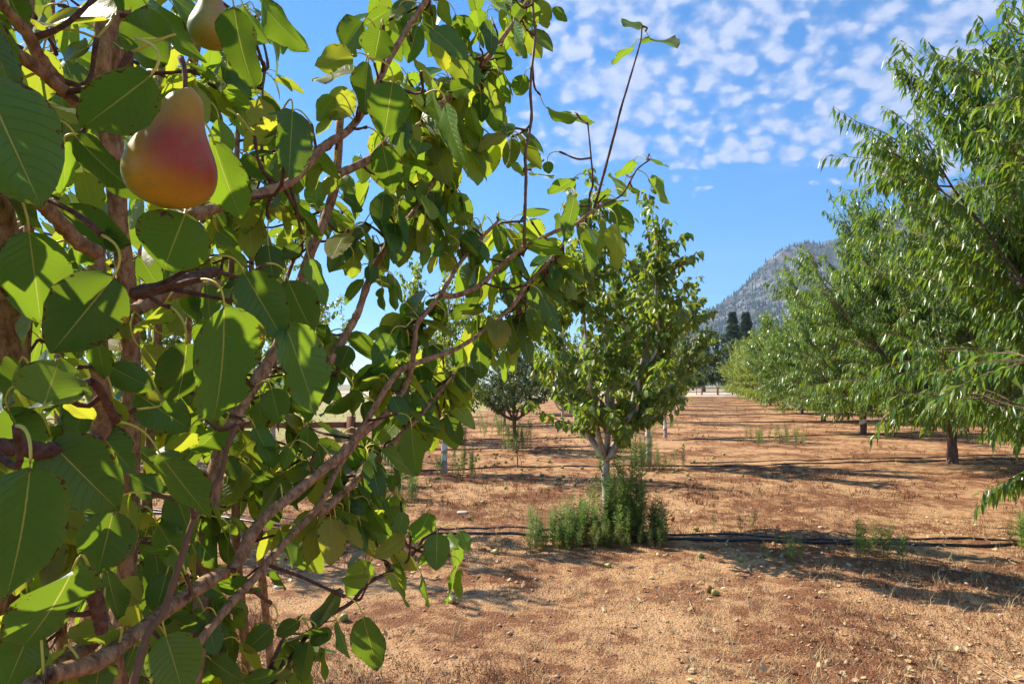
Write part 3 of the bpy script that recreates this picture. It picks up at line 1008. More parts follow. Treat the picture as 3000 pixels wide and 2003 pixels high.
# ------------------------------------------------------------------ the close pear tree
FIELD = ([-100, 0, 300, 500, 800, 1100, 1400, 1700, 1950], [0.60, 0.62, 0.74, 0.86, 1.06, 1.30, 1.52, 1.76, 1.86])


def depth_at(x):
    return np.interp(x, *FIELD)


near = link('pear_tree', None, None, (-0.62, 1.25, 0), 'close pear tree with big leaves and many stems filling the left half', 'tree')
ORG = np.array((-0.62, 1.25, 0.0))
FORK = np.array((-0.60, 1.27, 0.42))
BR = []          # (points, r0, r1, material)


def br(pts, r0, r1, k=1.0, mat=None, down=False, name='branch'):
    P = [at(x, y, depth_at(x) * k) for x, y in pts]
    if down:
        P = [FORK + (P[0] - FORK) * 0.02, FORK + (P[0] - FORK) * 0.5 + UP * 0.02] + P
    Q = resample(P, max(10, 5 * len(P)))
    BR.append((Q, r0, r1, mat or M_BARK))


br([(365, 2020), (378, 1533), (384, 1150), (376, 894), (345, 613), (326, 256), (335, -40)], 0.0155, 0.012, 1.22, None, True)
br([(265, 1290), (300, 1240), (290, 1030), (284, 760), (290, 700)], 0.011, 0.009, 1.08)
br([(-30, 515), (67, 550), (165, 640), (225, 705), (284, 740)], 0.0075, 0.008, 1.02)
br([(-60, 2100), (5, 1500), (15, 1080), (-5, 760), (-40, 350)], 0.032, 0.026, 1.5, None, True)
br([(330, 480), (300, 256), (306, 0), (310, -60)], 0.012, 0.010, 1.15)
br([(372, 260), (362, 0), (358, -60)], 0.011, 0.010, 1.25)
br([(-30, -15), (77, 96), (115, 166), (190, 260)], 0.0055, 0.006, 1.0)
br([(-30, 95), (128, 217), (243, 320)], 0.0055, 0.006, 0.98)
br([(562, 632), (715, 581), (853, 531), (943, 433), (1023, 380), (1086, 288), (1121, 210), (1175, 115), (1260, -20)], 0.0085, 0.0055, 0.99)
br([(560, 2030), (590, 1800), (630, 1390), (700, 1200), (820, 1000), (907, 747), (930, 690), (952, 640), (978, 562), (987, 513), (992, 430), (996, 348)], 0.020, 0.0075, 1.1, None, True)
br([(987, 513), (1086, 464), (1131, 419), (1225, 370), (1295, 303), (1380, 230), (1443, 152), (1514, 54), (1560, -20)], 0.0085, 0.005, 1.08)
br([(940, 1100), (1019, 970), (1050, 912), (1077, 832), (1112, 756), (1157, 684), (1229, 598), (1290, 495), (1345, 410)], 0.0085, 0.004, 1.06)
br([(60, 2120), (300, 1930), (430, 1830), (502, 1775), (628, 1690), (686, 1659), (735, 1569), (780, 1510), (852, 1452), (1000, 1331), (1029, 1295)], 0.0105, 0.0088, 1.0, None, True)
br([(1029, 1295), (1067, 1244), (1105, 1180), (1166, 1090), (1230, 1060), (1340, 1020), (1420, 966), (1500, 900), (1530, 860)], 0.0072, 0.0035, 1.0)
br([(1029, 1295), (1080, 1256), (1140, 1200), (1197, 1109), (1215, 1000), (1224, 948), (1291, 863), (1336, 787), (1385, 725), (1461, 645)], 0.0072, 0.0035, 1.02)
br([(1291, 863), (1340, 865), (1411, 832), (1452, 792), (1532, 725), (1585, 698), (1644, 671), (1690, 655), (1730, 620), (1765, 600)], 0.0062, 0.0045, 1.0)
br([(1500, 900), (1537, 841), (1612, 761), (1648, 716)], 0.006, 0.003, 1.0)
br([(480, 2040), (540, 1930), (578, 1883), (700, 1739), (735, 1704), (852, 1569), (930, 1490), (955, 1440), (985, 1380), (1014, 1336), (1070, 1260)], 0.0105, 0.005, 1.02, None, True)
br([(924, 1500), (960, 1485), (1027, 1421), (1126, 1327), (1171, 1276), (1228, 1220), (1290, 1145), (1330, 1100)], 0.0085, 0.004, 1.04)
br([(770, 2060), (812, 1991), (857, 1919), (924, 1834), (987, 1789), (1032, 1762), (1081, 1706), (1171, 1659), (1220, 1609)], 0.006, 0.0035, 1.08, M_SPUR, True)
br([(780, 2000), (790, 1959), (835, 1856)], 0.0045, 0.003, 1.08, M_SPUR)
br([(380, 2040), (430, 1860), (475, 1798), (516, 1681), (569, 1515), (596, 1470), (646, 1390), (668, 1300), (696, 1244)], 0.0045, 0.003, 0.88, M_SHOOT)
br([(360, 2030), (330, 1900), (305, 1830), (280, 1760)], 0.009, 0.007, 1.05)
br([(100, 2030), (180, 1960), (240, 1900), (300, 1850)], 0.013, 0.010, 1.1, None, True)
br([(395, 910), (469, 869), (530, 855), (571, 846), (640, 830)], 0.0095, 0.0075, 1.12)
br([(395, 860), (491, 837), (594, 806), (632, 795)], 0.0075, 0.0075, 0.92, M_SPUR)
br([(1535, 720), (1537, 643), (1541, 513), (1539, 446), (1557, 348), (1554, 250), (1568, 103), (1563, 45), (1558, -60)], 0.0042, 0.003, 1.0, M_SHOOT)
br([(1740, 612), (1755, 560), (1797, 405), (1820, 316), (1850, 215), (1877, 119), (1880, 77)], 0.0042, 0.002, 1.0, M_SPUR)
br([(1725, 625), (1728, 572), (1737, 536), (1731, 453), (1722, 363)], 0.003, 0.0018, 1.0, M_SPUR)
br([(1765, 600), (1820, 572), (1850, 524), (1868, 495), (1904, 468)], 0.003, 0.0018, 1.0, M_SPUR)
br([(770, 480), (765, 380), (770, 260), (775, 205)], 0.003, 0.0015, 1.15, M_SHOOT)
br([(290, 1290), (250, 1300), (130, 1320), (60, 1310), (-30, 1312)], 0.006, 0.0075, 0.82, M_SPUR)
br([(340, 1235), (280, 1125), (225, 1130)], 0.0045, 0.004, 0.9, M_SPUR)
br([(300, 1850), (282, 1760), (270, 1710)], 0.006, 0.0075, 0.88, M_SPUR)

for x0, x1, y1, k in [(40, 90, -100, 1.5), (170, 150, -60, 1.9), (250, 300, 60, 2.1), (430, 470, 120, 1.5), (520, 560, 200, 1.9), (610, 700, 330, 1.45),
                      (690, 740, 700, 1.35), (760, 860, 760, 1.5), (110, 20, 300, 2.3), (350, 420, 500, 2.4)]:
    br([(x0 + 30, 2040), (x0, 1500), ((x0 + x1) / 2 + 15, 900), (x1, y1)], 0.013, 0.005, k, None, True)
for pts, k in [([(-40, 900), (-250, 500), (-420, 0), (-500, -500)], 1.1), ([(-20, 1300), (-350, 1000), (-700, 600), (-900, 200)], 1.2), ([(250, 0), (150, -300), (60, -700)], 1.2),
               ([(330, -40), (420, -300), (520, -700)], 1.3), ([(1260, -20), (1330, -200), (1420, -500)], 1.05), ([(560, 200), (640, -150), (760, -600)], 1.5)]:
    br(pts, 0.010, 0.004, k)
rngN = np.random.default_rng(8)
for Q, r0, r1, mt in BR:
    n = len(Q)
    r = np.linspace(r0, r1, n)
    r = r * 0.86
    knob = 1 + 0.40 * np.clip(np.sin(np.arange(n) * 1.7 + rngN.random() * 6), 0.55, 1) - 0.12
    Qd = resample(Q, n * 2)
    rd = np.interp(np.linspace(0, 1, n * 2), np.linspace(0, 1, n), r * knob) * (1 + 0.10 * (rngN.random(n * 2) - 0.5))
    V, F = tube(Qd, rd, 12, True, 0.16, rngN)
    nm = 'shoot' if mt is M_SHOOT else 'branch'
    link(nm, MB().add(V - ORG, F).mesh(nm, mt), near)
V, F = tube(resample([ORG + (0, 0, -0.05), ORG + (0.01, 0, 0.2), FORK + (0, 0, 0.06)], 12), np.linspace(0.075, 0.055, 12), 14, True, 0.08, rngN)
link('trunk', MB().add(V - ORG, F).mesh('trunk', M_TRUNK), near)
BPTS = np.concatenate([Q[::1] for Q, *_ in BR])

# hand-set leaves: crop key, base x y, tip x y, apparent width, tone (leaf colour with backlight and shade painted in), [flip]
CROPS = {'A': (0, 0, 2.24), 'B': (0, 650, 2.24), 'C': (0, 1300, 2.23), 'D': (800, 0, 2.24), 'E': (1600, 0, 1.678), 'F': (800, 600, 2.24),
         'G': (700, 1300, 2.23), 'H': (1100, 1000, 3.915)}
HERO = """
A -130 480 265 1345 640 .30
A 1000 490 545 840 400 .22 .49
A 1130 245 765 260 380 .35
A 705 135 240 70 220 .90
A 1120 -20 1375 160 190 .25
A 1535 40 1600 595 250 .12
A 960 30 1300 430 130 .25
A 1600 40 1750 290 90 .55
A 1715 20 1950 345 175 .50
A 1435 780 1475 1130 150 .62
A 1400 930 1560 1455 330 .42
A 495 890 890 1360 200 .05
A 262 670 690 815 100 .75
A 395 1385 840 1610 260 .15
A 1220 1400 1055 1785 480 .30
A 285 320 225 680 270 .80
A -60 420 180 605 200 .70
A 585 310 340 385 110 .05
A 550 1130 610 1410 180 .75
A 420 930 455 1290 160 .55
A 1920 722 1895 1175 245 .12
A 1900 745 1715 900 150 .25
A 1840 800 1590 1005 120 .88
A 1590 1020 1785 1185 130 .25
A 1750 1385 1975 1385 115 .80
A 1900 1290 2095 1568 95 .35
A 1650 1385 1785 1290 90 .30
A 870 -60 700 30 170 .15
A 60 -30 150 170 190 .15
A 20 540 60 250 120 .35
A 1290 560 1370 800 130 .80
A 1480 560 1630 730 110 .60
A 1560 760 1620 790 90 .85
A 1400 300 1380 560 110 .50
A 1280 420 1385 560 90 .25
B 190 60 270 665 430 .38
B 752 355 330 870 470 .10
B 290 1195 400 870 430 .55
B 710 945 1010 1095 200 .20
B 890 1120 1250 1365 290 .22
B 1225 790 1190 1235 350 .06
B 1470 550 1480 1350 460 .28
B 1355 410 1380 665 130 .15
B 1600 330 1860 770 320 .20
B 1890 380 2040 745 260 .18
B 1830 440 2015 690 130 .30
B 1870 670 2090 1255 320 .32
B 1780 1090 1840 1325 195 .35
B 1950 1090 2010 1315 140 .30
B 1460 1335 1275 1515 190 .30
B 330 1440 760 1890 470 .18
B 610 1340 880 1640 260 .25
B 50 1220 235 1570 300 .15
B 135 910 25 1205 150 .22
B 370 1200 60 1210 130 .05
B 1760 150 1795 385 190 .03
B 1970 150 1840 235 100 .03
B 2030 240 2145 555 130 .45
B 1570 30 1690 -80 130 .80
B 1430 60 1560 150 130 .35
B 1440 100 1600 325 110 .62
B 930 840 1160 960 170 .85
B 1070 560 920 720 140 .80
B 740 1150 765 1375 165 .78
B 440 1180 610 1330 120 .88
B 1670 1340 1790 1575 140 .25
B 1130 740 1200 640 110 .75
B 1240 1380 1140 1570 170 .80
B 1330 1220 1260 1340 110 .20
B 640 790 690 1020 150 .45
B 330 200 460 330 180 .15
B 480 160 600 310 120 .35
B 780 190 720 40 130 .10
B 1060 1180 960 1000 130 .85
C 197 155 110 1065 560 .22
C 740 440 640 860 340 .15
C 475 825 190 1400 430 .12
C 690 975 1000 1145 185 .82
C 765 905 920 1035 200 .95
C 1090 840 1010 1135 190 .20
C 1390 885 1690 1000 125 .25
C 1080 1240 1210 1650 340 .40
C 1080 1110 1290 1265 165 .15
C 760 1210 410 1310 190 .70
C 660 1400 615 1640 230 .15
C 880 1320 795 1580 110 .10
C 155 1080 -10 1345 150 .85
C 200 1210 40 1600 310 .20
C 1040 60 1355 495 230 .25
C 1140 305 1265 645 220 .30
C 1030 520 1215 825 205 .45
C 1300 640 1440 800 130 .20
C 1500 590 1450 825 130 .05
C 770 370 955 615 130 .75
C 1050 330 850 200 170 .30
C 1820 275 1700 450 140 .10
C 1650 190 1890 370 150 .15
C 1780 1195 1590 1355 155 .12
C 2080 1200 2205 925 135 .10
C 1950 1160 1800 1250 110 .12
C 2060 1200 1900 1290 120 .05
C 2165 1210 2020 1310 100 .20
C 1860 1290 2110 1450 130 .40
C 1860 1460 1700 1600 130 .20
C 1370 1400 1560 1560 140 .20
C 1330 1090 1290 1130 100 .40
C 700 820 760 1150 170 .25
C 1320 900 1460 990 110 .10
C 1080 680 920 740 110 .30
C 300 1500 230 1330 120 .70
C 420 1330 350 1450 110 .80
C 1480 1010 1620 1110 110 .70
C 1530 1090 1600 1200 90 .35
C 1480 80 1560 240 110 .10
C 1700 10 1790 150 130 .25
C 1900 20 1850 170 100 .45
D 590 145 430 355 220 .22
D 705 185 665 395 230 .15
D 520 365 262 440 200 .80
D 570 455 240 470 85 .78
D 600 165 775 60 130 .20
D 945 170 890 400 150 .25
D 625 410 580 755 165 .05
D 785 540 725 905 290 .25
D 720 957 775 1262 205 .20
D 520 600 370 770 190 .85
D 1130 670 1200 1090 110 .50
D 1360 610 1370 805 130 .03
D 1045 190 1275 355 145 .22
D 1200 100 1290 275 160 .15
D 1430 140 1440 352 110 .08
D 1520 310 1530 455 122 .12
D 1650 490 1595 642 125 .25
D 1580 150 1640 382 65 .40
D 1280 370 1350 585 112 .22
D 1160 600 1310 560 130 .15
D 930 390 1115 560 80 .70
D 1040 560 1075 890 85 .55
D 1060 240 1130 470 130 .88
D 1160 360 1270 540 140 .72
D 320 1065 250 1270 100 .70
D 390 1130 310 1280 90 .72
D 450 1170 540 1270 110 .55
D 380 750 350 925 120 .75
D 400 640 260 790 140 .60
D 450 1280 620 1360 110 .05
D 1530 880 1345 960 80 .72
D 1650 1150 1560 1050 50 .60
D 1690 1110 1770 1050 50 .60
D 1800 1060 1810 1140 75 .20
D 1720 1150 1815 1130 45 .55
D 1800 715 1987 790 62 .40
D 1955 745 2062 815 60 .40
D 1975 1170 1808 1285 100 .45
D 1690 20 1740 190 100 .55
D 1640 30 1570 130 100 .40
D 1750 0 1800 190 120 .72
D 1830 60 1930 140 70 .30
D 1460 10 1500 100 90 .72
D 1330 60 1350 180 120 .60
D 1090 0 1150 160 90 .70
D 970 60 1050 -40 120 .75
D 830 40 790 120 80 .75
D 1340 200 1320 350 90 .45
D 1480 480 1510 600 70 .60
D 1500 560 1540 690 70 .40
D 1380 560 1490 670 90 .70
D 1300 700 1340 940 110 .65
D 1430 700 1480 850 130 .55
D 980 830 1020 960 100 .60
D 1080 870 1060 1040 110 .30
D 930 1040 1030 1140 110 .50
D 850 1040 910 1250 90 .60
D 1100 910 1130 1050 100 .25
D 890 820 950 950 130 .95
D 770 900 900 1040 130 .80
D 960 1180 980 1390 80 .55
D 1170 1160 1200 1250 70 .30
D 1200 1250 1200 1400 50 .50
D 1050 1260 1060 1420 100 .12
D 1110 1180 1130 1290 70 .75
D 760 1270 780 1390 110 .75
D 880 1240 930 1320 80 .40
E 140 965 98 1190 75 .20
E 220 985 155 1060 70 .20
E 350 1000 410 1155 105 .12
E 350 1105 350 1320 100 .75
E 270 1090 275 1290 55 .65
E 200 1180 240 1315 70 .25
E 505 880 605 1000 65 .50
E 432 790 358 900 62 .55
E 400 930 310 880 70 .60
E 320 945 232 980 45 .22
E 390 985 278 995 40 .20
E 70 1230 -10 1180 85 .70
E 60 1270 145 1365 110 .80
E 75 1330 155 1450 75 .15
E 464 150 370 104 42 .45
E 425 226 328 320 38 .45
E 508 186 620 236 40 .45
E 520 782 585 840 30 .40
E 400 925 460 945 30 .50
F 1330 415 1230 612 165 .15
F 1340 650 1185 770 130 .12
F 1345 520 1285 665 115 .08
F 1060 613 1075 772 125 .12
F 770 850 665 1042 140 .18
F 945 782 935 915 96 .03
F 890 920 868 1088 145 .18
F 1000 935 1062 1147 155 .18
F 960 1060 990 1212 165 .02
F 1180 920 1255 1090 112 .25
F 1340 893 1372 1142 142 .18
F 1262 1058 1265 1226 156 .02
F 1515 950 1552 1152 62 .60
F 1562 933 1590 1092 86 .75
F 1660 605 1655 772 112 .12
F 1765 600 1885 832 112 .15
F 1520 500 1580 692 90 .10
F 1560 520 1640 650 80 .40
F 1600 730 1590 912 92 .06
F 1890 433 1990 592 72 .18
F 1860 330 1960 482 152 .80
F 1880 285 1640 300 132 .45
F 1670 105 1780 220 135 .70
F 1800 560 1650 590 80 .05
F 1780 460 1880 555 95 .70
F 1315 92 1190 108 86 .72
F 1350 140 1320 280 72 .12
F 1360 300 1310 410 98 .15
F 1250 285 1235 360 75 .18
F 1190 120 1135 280 60 .72
F 1130 225 1050 330 80 .25
F 1180 270 1090 380 85 .85
F 1080 340 1022 452 58 .92
F 1190 335 1135 440 85 .88
F 655 238 640 332 98 .08
F 655 385 640 506 98 .03
F 715 540 720 692 56 .25
F 800 520 788 697 72 .35
F 690 470 740 570 100 .65
F 988 250 1000 392 78 .55
F 1000 150 1005 245 42 .50
F 530 345 520 490 110 .72
F 900 100 935 195 72 .12
F 500 925 435 1078 140 .12
F 350 785 330 910 108 .06
F 800 990 655 1112 85 .18
F 800 1045 740 1130 60 .92
F 700 1120 580 1235 120 .70
F 850 1140 830 1225 70 .65
F 520 1215 335 1362 115 .25
F 510 1240 540 1370 95 .75
F 590 1300 640 1410 110 .08
F 905 1240 885 1402 105 .20
F 950 1200 970 1332 80 .25
F 1030 1230 1050 1320 70 .15
F 700 1390 715 1600 150 .15
F 1000 1280 1060 1405 95 .70
F 1060 1290 1100 1405 70 .40
F 1130 1200 1145 1300 55 .72
F 1180 1235 1225 1342 80 .72
F 1400 840 1520 950 90 .85
F 1430 960 1460 1080 60 .70
F 1120 760 960 950 70 .90
F 1060 920 1100 1000 90 .25
F 1500 760 1370 790 70 .22
F 1590 560 1700 600 70 .25
F 1520 300 1560 360 80 .12
F 1480 400 1420 450 80 .30
F 1880 60 1900 200 60 .20
F 850 650 900 760 110 .55
F 870 730 990 660 90 .72
F 1430 540 1450 690 90 .70
F 1310 760 1290 830 80 .70
F 1240 700 1380 700 60 .85
H 415 985 440 1530 300 .35
H 470 930 730 1000 110 .25
H 170 1320 300 1566 140 .15
H 560 780 740 1010 120 .20
G 665 205 660 428 162 .35
G 715 380 828 452 96 .12
G 630 490 642 692 112 .25
G 680 430 640 560 120 .65
G 720 450 715 640 65 .50
G 780 490 905 628 78 .22
G 795 530 835 695 70 .20
G 855 400 962 612 80 .25
G 885 235 1005 472 80 .32
G 1000 200 1000 312 70 .30
G 990 90 1062 297 78 .18
G 845 55 892 207 72 .20
G 800 215 850 355 90 .35
G 1245 450 1150 682 155 .35
G 1085 600 897 745 120 .80
G 1295 585 1288 822 178 .28
G 1220 690 1185 842 112 .35
G 1410 640 1462 822 112 .30
G 1440 570 1500 700 95 .35
G 1360 600 1430 680 90 .55
G 1450 820 1430 1032 60 .40
G 1400 820 1405 1040 32 .35
G 1190 850 1252 1056 36 .40
G 1035 890 1070 1076 38 .40
G 840 880 688 905 85 .62
G 850 890 828 810 90 .55
G 810 1130 905 1475 215 .25
G 640 1160 718 1397 58 .35
G 460 1290 405 1560 140 .30
G 275 570 368 788 86 .30
G 240 825 308 932 48 .25
G 510 20 570 180 110 .15
G 530 1330 560 1570 42 .30
G 250 1500 20 1560 110 .30
"""
leaves = []      # P, D, N, L, W, bend, fold, curl, tone, rank
for ln in HERO.strip().split('\n'):
    a = ln.split()
    ox, oy, sc = CROPS[a[0]]
    bx, by, tx, ty = ox + float(a[1]) / sc, oy + float(a[2]) / sc, ox + float(a[3]) / sc, oy + float(a[4]) / sc
    w, tone = float(a[5]) / sc, float(a[6])
    ll = math.hypot(tx - bx, ty - by)
    size = max(ll, 1.45 * w)
    fd = float(depth_at((bx + tx) / 2))
    d = float(a[7]) if len(a) > 7 else min(max(2000 * 0.085 / size, fd * 0.68), fd * 1.04)
    B0 = at(bx, by, d)
    T0 = at(tx, ty, d * (1 + rngN.uniform(-0.03, 0.07)))
    ch = T0 - B0
    L = float(np.linalg.norm(ch))
    Wm = w * d / 2000
    full = 0.64 * L
    view = norm(CAM_P - (B0 + T0) / 2)
    n0 = norm(view - ch * np.dot(view, ch) / L ** 2)
    if Wm < full * 0.97:
        rho = math.acos(max(Wm / full, 0.25)) * (1 if rngN.random() < 0.5 else -1)
        Wm = full
    else:
        rho = rngN.uniform(-0.15, 0.15)
    s0 = np.cross(ch / L, n0)
    n1 = n0 * math.cos(rho) + s0 * math.sin(rho)
    flip = -1 if tone > 0.66 else 1
    leaves.append(dict(P=B0, D=ch / L, N=n1 * flip, L=L * 1.02, W=Wm, bend=rngN.uniform(-0.04, 0.22) * flip, fold=rngN.uniform(0.10, 0.48),
                       curl=rngN.uniform(-0.1, 0.45), tone=tone + rngN.uniform(-0.04, 0.04), hero=True))

# filler clusters: (x0, y0, x1, y1, clusters, depth factor lo, hi)
FILL = [(-60, -40, 560, 700, 34, 1.25, 2.2), (-60, 600, 560, 1400, 36, 1.25, 2.2), (-60, 1300, 560, 2040, 36, 1.2, 2.0),
        (-1100, -700, -220, 500, 30, 0.65, 1.2), (-1000, 400, -220, 1500, 22, 0.7, 1.3), (-100, -900, 700, -180, 20, 0.8, 1.3), (700, -600, 1500, -60, 20, 1.0, 1.3),
        (540, 180, 800, 1000, 30, 1.12, 1.7), (540, 1000, 850, 1600, 28, 1.12, 1.6), (420, 1500, 640, 2000, 10, 1.1, 1.5), (560, 0, 760, 330, 10, 1.1, 1.5),
        (780, 380, 1010, 700, 12, 1.08, 1.5), (800, 960, 1020, 1560, 22, 1.08, 1.4),
        (1000, -30, 1530, 250, 18, 1.04, 1.3), (1120, 200, 1480, 470, 17, 1.04, 1.25), (1060, 440, 1340, 700, 15, 1.04, 1.2),
        (1000, 650, 1120, 800, 5, 1.05, 1.2), (1300, 740, 1700, 1060, 17, 1.03, 1.2), (1050, 1000, 1330, 1330, 16, 1.04, 1.25), (1180, 860, 1420, 1060, 4, 1.03, 1.15),
        (860, 1330, 1220, 1560, 9, 1.03, 1.2), (640, 1850, 900, 2030, 4, 1.03, 1.2), (1340, 640, 1500, 800, 6, 1.03, 1.1)]
for x0, y0, x1, y1, n, k0, k1 in FILL:
    for _ in range(n):
        x, y = rngN.uniform(x0, x1), rngN.uniform(y0, y1)
        d = float(depth_at(x)) * rngN.uniform(k0, k1)
        node = at(x, y, d)
        # draw the cluster towards real wood
        q = BPTS[np.argmin(np.linalg.norm(BPTS - node, axis=1))]
        gap = np.linalg.norm(q - node)
        far = 0.14 if k1 < 1.45 else 0.22
        if gap > far:
            node = q + (node - q) / gap * rngN.uniform(0.04, far)
        if x1 < -100 or y1 < -100:
            nx, ny, _d = proj(node)
            if nx > -150 and ny > -150:
                continue
        for _k in range(rngN.integers(3, 7)):
            az = rngN.uniform(0, 6.283)
            out = np.array((math.cos(az), math.sin(az), 0))
            base = node + out * rngN.uniform(0.012, 0.040) + UP * rngN.uniform(-0.025, 0.02)
            D = norm(out * rngN.uniform(0.2, 0.8) - UP * rngN.uniform(0.2, 1.0) + rngN.normal(0, 0.15, 3))
            N = UP * 0.6 + out * rngN.uniform(0, 1.2) + rngN.normal(0, 0.4, 3)
            L = rngN.uniform(0.060, 0.100) if x0 > 950 else rngN.uniform(0.058, 0.086)
            tn = rngN.choice([rngN.uniform(0.1, 0.45), rngN.uniform(0.5, 0.9)], p=[0.5, 0.5])
            leaves.append(dict(P=base, D=D, N=N, L=L, W=L * rngN.uniform(0.55, 0.7), bend=rngN.uniform(0.0, 0.22), fold=rngN.uniform(0.1, 0.45),
                               curl=rngN.uniform(0, 0.2), tone=tn, hero=False, node=node))

# petioles meet at nodes on short spurs
nodes, spurs = [], []


def node_for(base, D):
    if nodes:
        A = np.array(nodes)
        dist = np.linalg.norm(A - base, axis=1)
        dot = (A - base) @ D
        dist = dist + np.clip(dot, 0, None)
        i = int(np.argmin(dist))
        if dist[i] < 0.055:
            return nodes[i]
    dq = np.linalg.norm(BPTS - base, axis=1) + 0.6 * np.clip((BPTS - base) @ D, 0, None)
    q = BPTS[int(np.argmin(dq))]
    v = q - base
    g_ = np.linalg.norm(v)
    if g_ < 0.06:
        nd = q
    else:
        nd = base + norm(v / g_ - D * 0.4 + UP * 0.25) * 0.042
        spurs.append((q, nd))
    nodes.append(nd)
    return nd


for lf in leaves:
    if lf['hero']:
        lf['node'] = node_for(lf['P'], lf['D'])
done = set()
for lf in leaves:
    if not lf['hero']:
        key = tuple(np.round(lf['node'], 4))
        if key not in done:
            done.add(key)
            spurs.append((BPTS[int(np.argmin(np.linalg.norm(BPTS - lf['node'], axis=1)))], lf['node']))
sp = MB()
n_sp = 0
for q, nd in spurs:
    gap = float(np.linalg.norm(q - nd))
    if gap > 0.20:
        continue
    mid = (q + nd) / 2 + rngN.normal(0, 0.12, 3) * gap - UP * 0.08 * gap
    Q = resample([q, mid, nd], 9)
    r = np.linspace(0.0028, 0.0017, 9) * (1 + 0.25 * rngN.random(9))
    r[-2:] *= 1.5
    V, F = tube(Q, r, 6, True, 0.25, rngN)
    if n_sp < 140 and gap < 0.3:
        link('spur', MB().add(V - ORG, F).mesh('spur', M_SPUR), near)
        n_sp += 1
    else:
        sp.add(V - ORG, F)
if sp.n:
    link('spurs', sp.mesh('spurs', M_SPUR), near, kind='stuff')


def petiole(lf, sides=5, n=7):
    b, nd, D = lf['P'], lf['node'], lf['D']
    g_ = float(np.linalg.norm(nd - b))
    ctrl = b - D * g_ * 0.45 + UP * g_ * 0.22
    t = np.linspace(0, 1, n)[:, None]
    P = (1 - t) ** 2 * b + 2 * t * (1 - t) * ctrl + t * t * nd
    P[0] += D * 0.003
    return tube(P, np.linspace(0.00095, 0.0014, n), sides, True)


US_H = [-1, -0.75, -0.45, -0.16, 0, 0.16, 0.45, 0.75, 1]
VS_H = np.array([0, 0.035, 0.1, 0.2, 0.3, 0.4, 0.5, 0.6, 0.7, 0.79, 0.87, 0.93, 0.97, 1])


def edge_mod(rng):
    """slightly toothed and torn outline"""
    e = np.ones((1, len(VS_H), len(US_H)))
    k = rng.uniform(-0.035, 0.035, (len(VS_H), 2))
    if rng.random() < 0.28:
        i = rng.integers(4, 11)
        k[i, rng.integers(0, 2)] -= rng.uniform(0.15, 0.4)
    for j, u in enumerate(US_H):
        e[0, :, j] += np.where(u < 0, k[:, 0], k[:, 1]) * abs(u) ** 3
    return e


def rank(lf):
    x, y, dep = proj(lf['P'] + lf['D'] * lf['L'] * 0.5)
    if not (-60 < x < 3000 and -60 < y < 2060):
        return 0.0
    return lf['L'] / dep * (1.0 if lf['hero'] else 0.45)


order = sorted(range(len(leaves)), key=lambda i: -rank(leaves[i]))
fol = MB()
for pos, i in enumerate(order):
    lf = leaves[i]
    big = pos < 300
    lab = None
    if big or lf['hero']:
        wav = rngN.normal(0, 0.004 * lf['L'] / 0.08, (len(VS_H), 1))
        V, F, uv, _ = leaf_batch(lf['P'] - ORG, lf['D'], lf['N'], lf['L'], lf['W'], hw_pear, US_H, VS_H, lf['bend'], lf['fold'], lf['curl'], False, edge_mod(rngN))
        V = V.reshape(len(VS_H), len(US_H), 3)
        nn = norm(lf['N'])
        ph = rngN.random() * 6
        V = V + nn * (np.abs(np.array(US_H))[None, :, None] ** 2 * np.sin(VS_H * 11 + ph)[:, None, None] * np.sign(np.array(US_H) + 1e-6)[None, :, None] * lf['L'] * 0.038)
        V = V.reshape(-1, 3)
        tone = np.full(len(V), np.clip(lf['tone'], 0, 1))
        if big:
            o = link('leaf', mesh_np('leaf', V, F, M_LEAF, uv, {'tone': tone}), near)
            pv_, pf_ = petiole(lf, 6, 9)
            link('petiole', MB().add(pv_ - ORG, pf_).mesh('petiole', M_PETIOLE), o)
            continue
        fol.add(V, F, uv, tone)
    else:
        V, F, uv, _ = leaf_batch(lf['P'] - ORG, lf['D'], lf['N'], lf['L'], lf['W'], hw_pear, [-1, -0.5, 0, 0.5, 1], VS_H[::2].tolist() + [1.0], lf['bend'], lf['fold'], lf['curl'])
        fol.add(V, F, uv, np.full(len(V), np.clip(lf['tone'], 0, 1)))
    pv_, pf_ = petiole(lf, 4, 5)
    fol.add(pv_ - ORG, pf_, mi=1)
link('foliage', fol.mesh('foliage', [M_LEAF, M_PETIOLE]), near, kind='stuff')


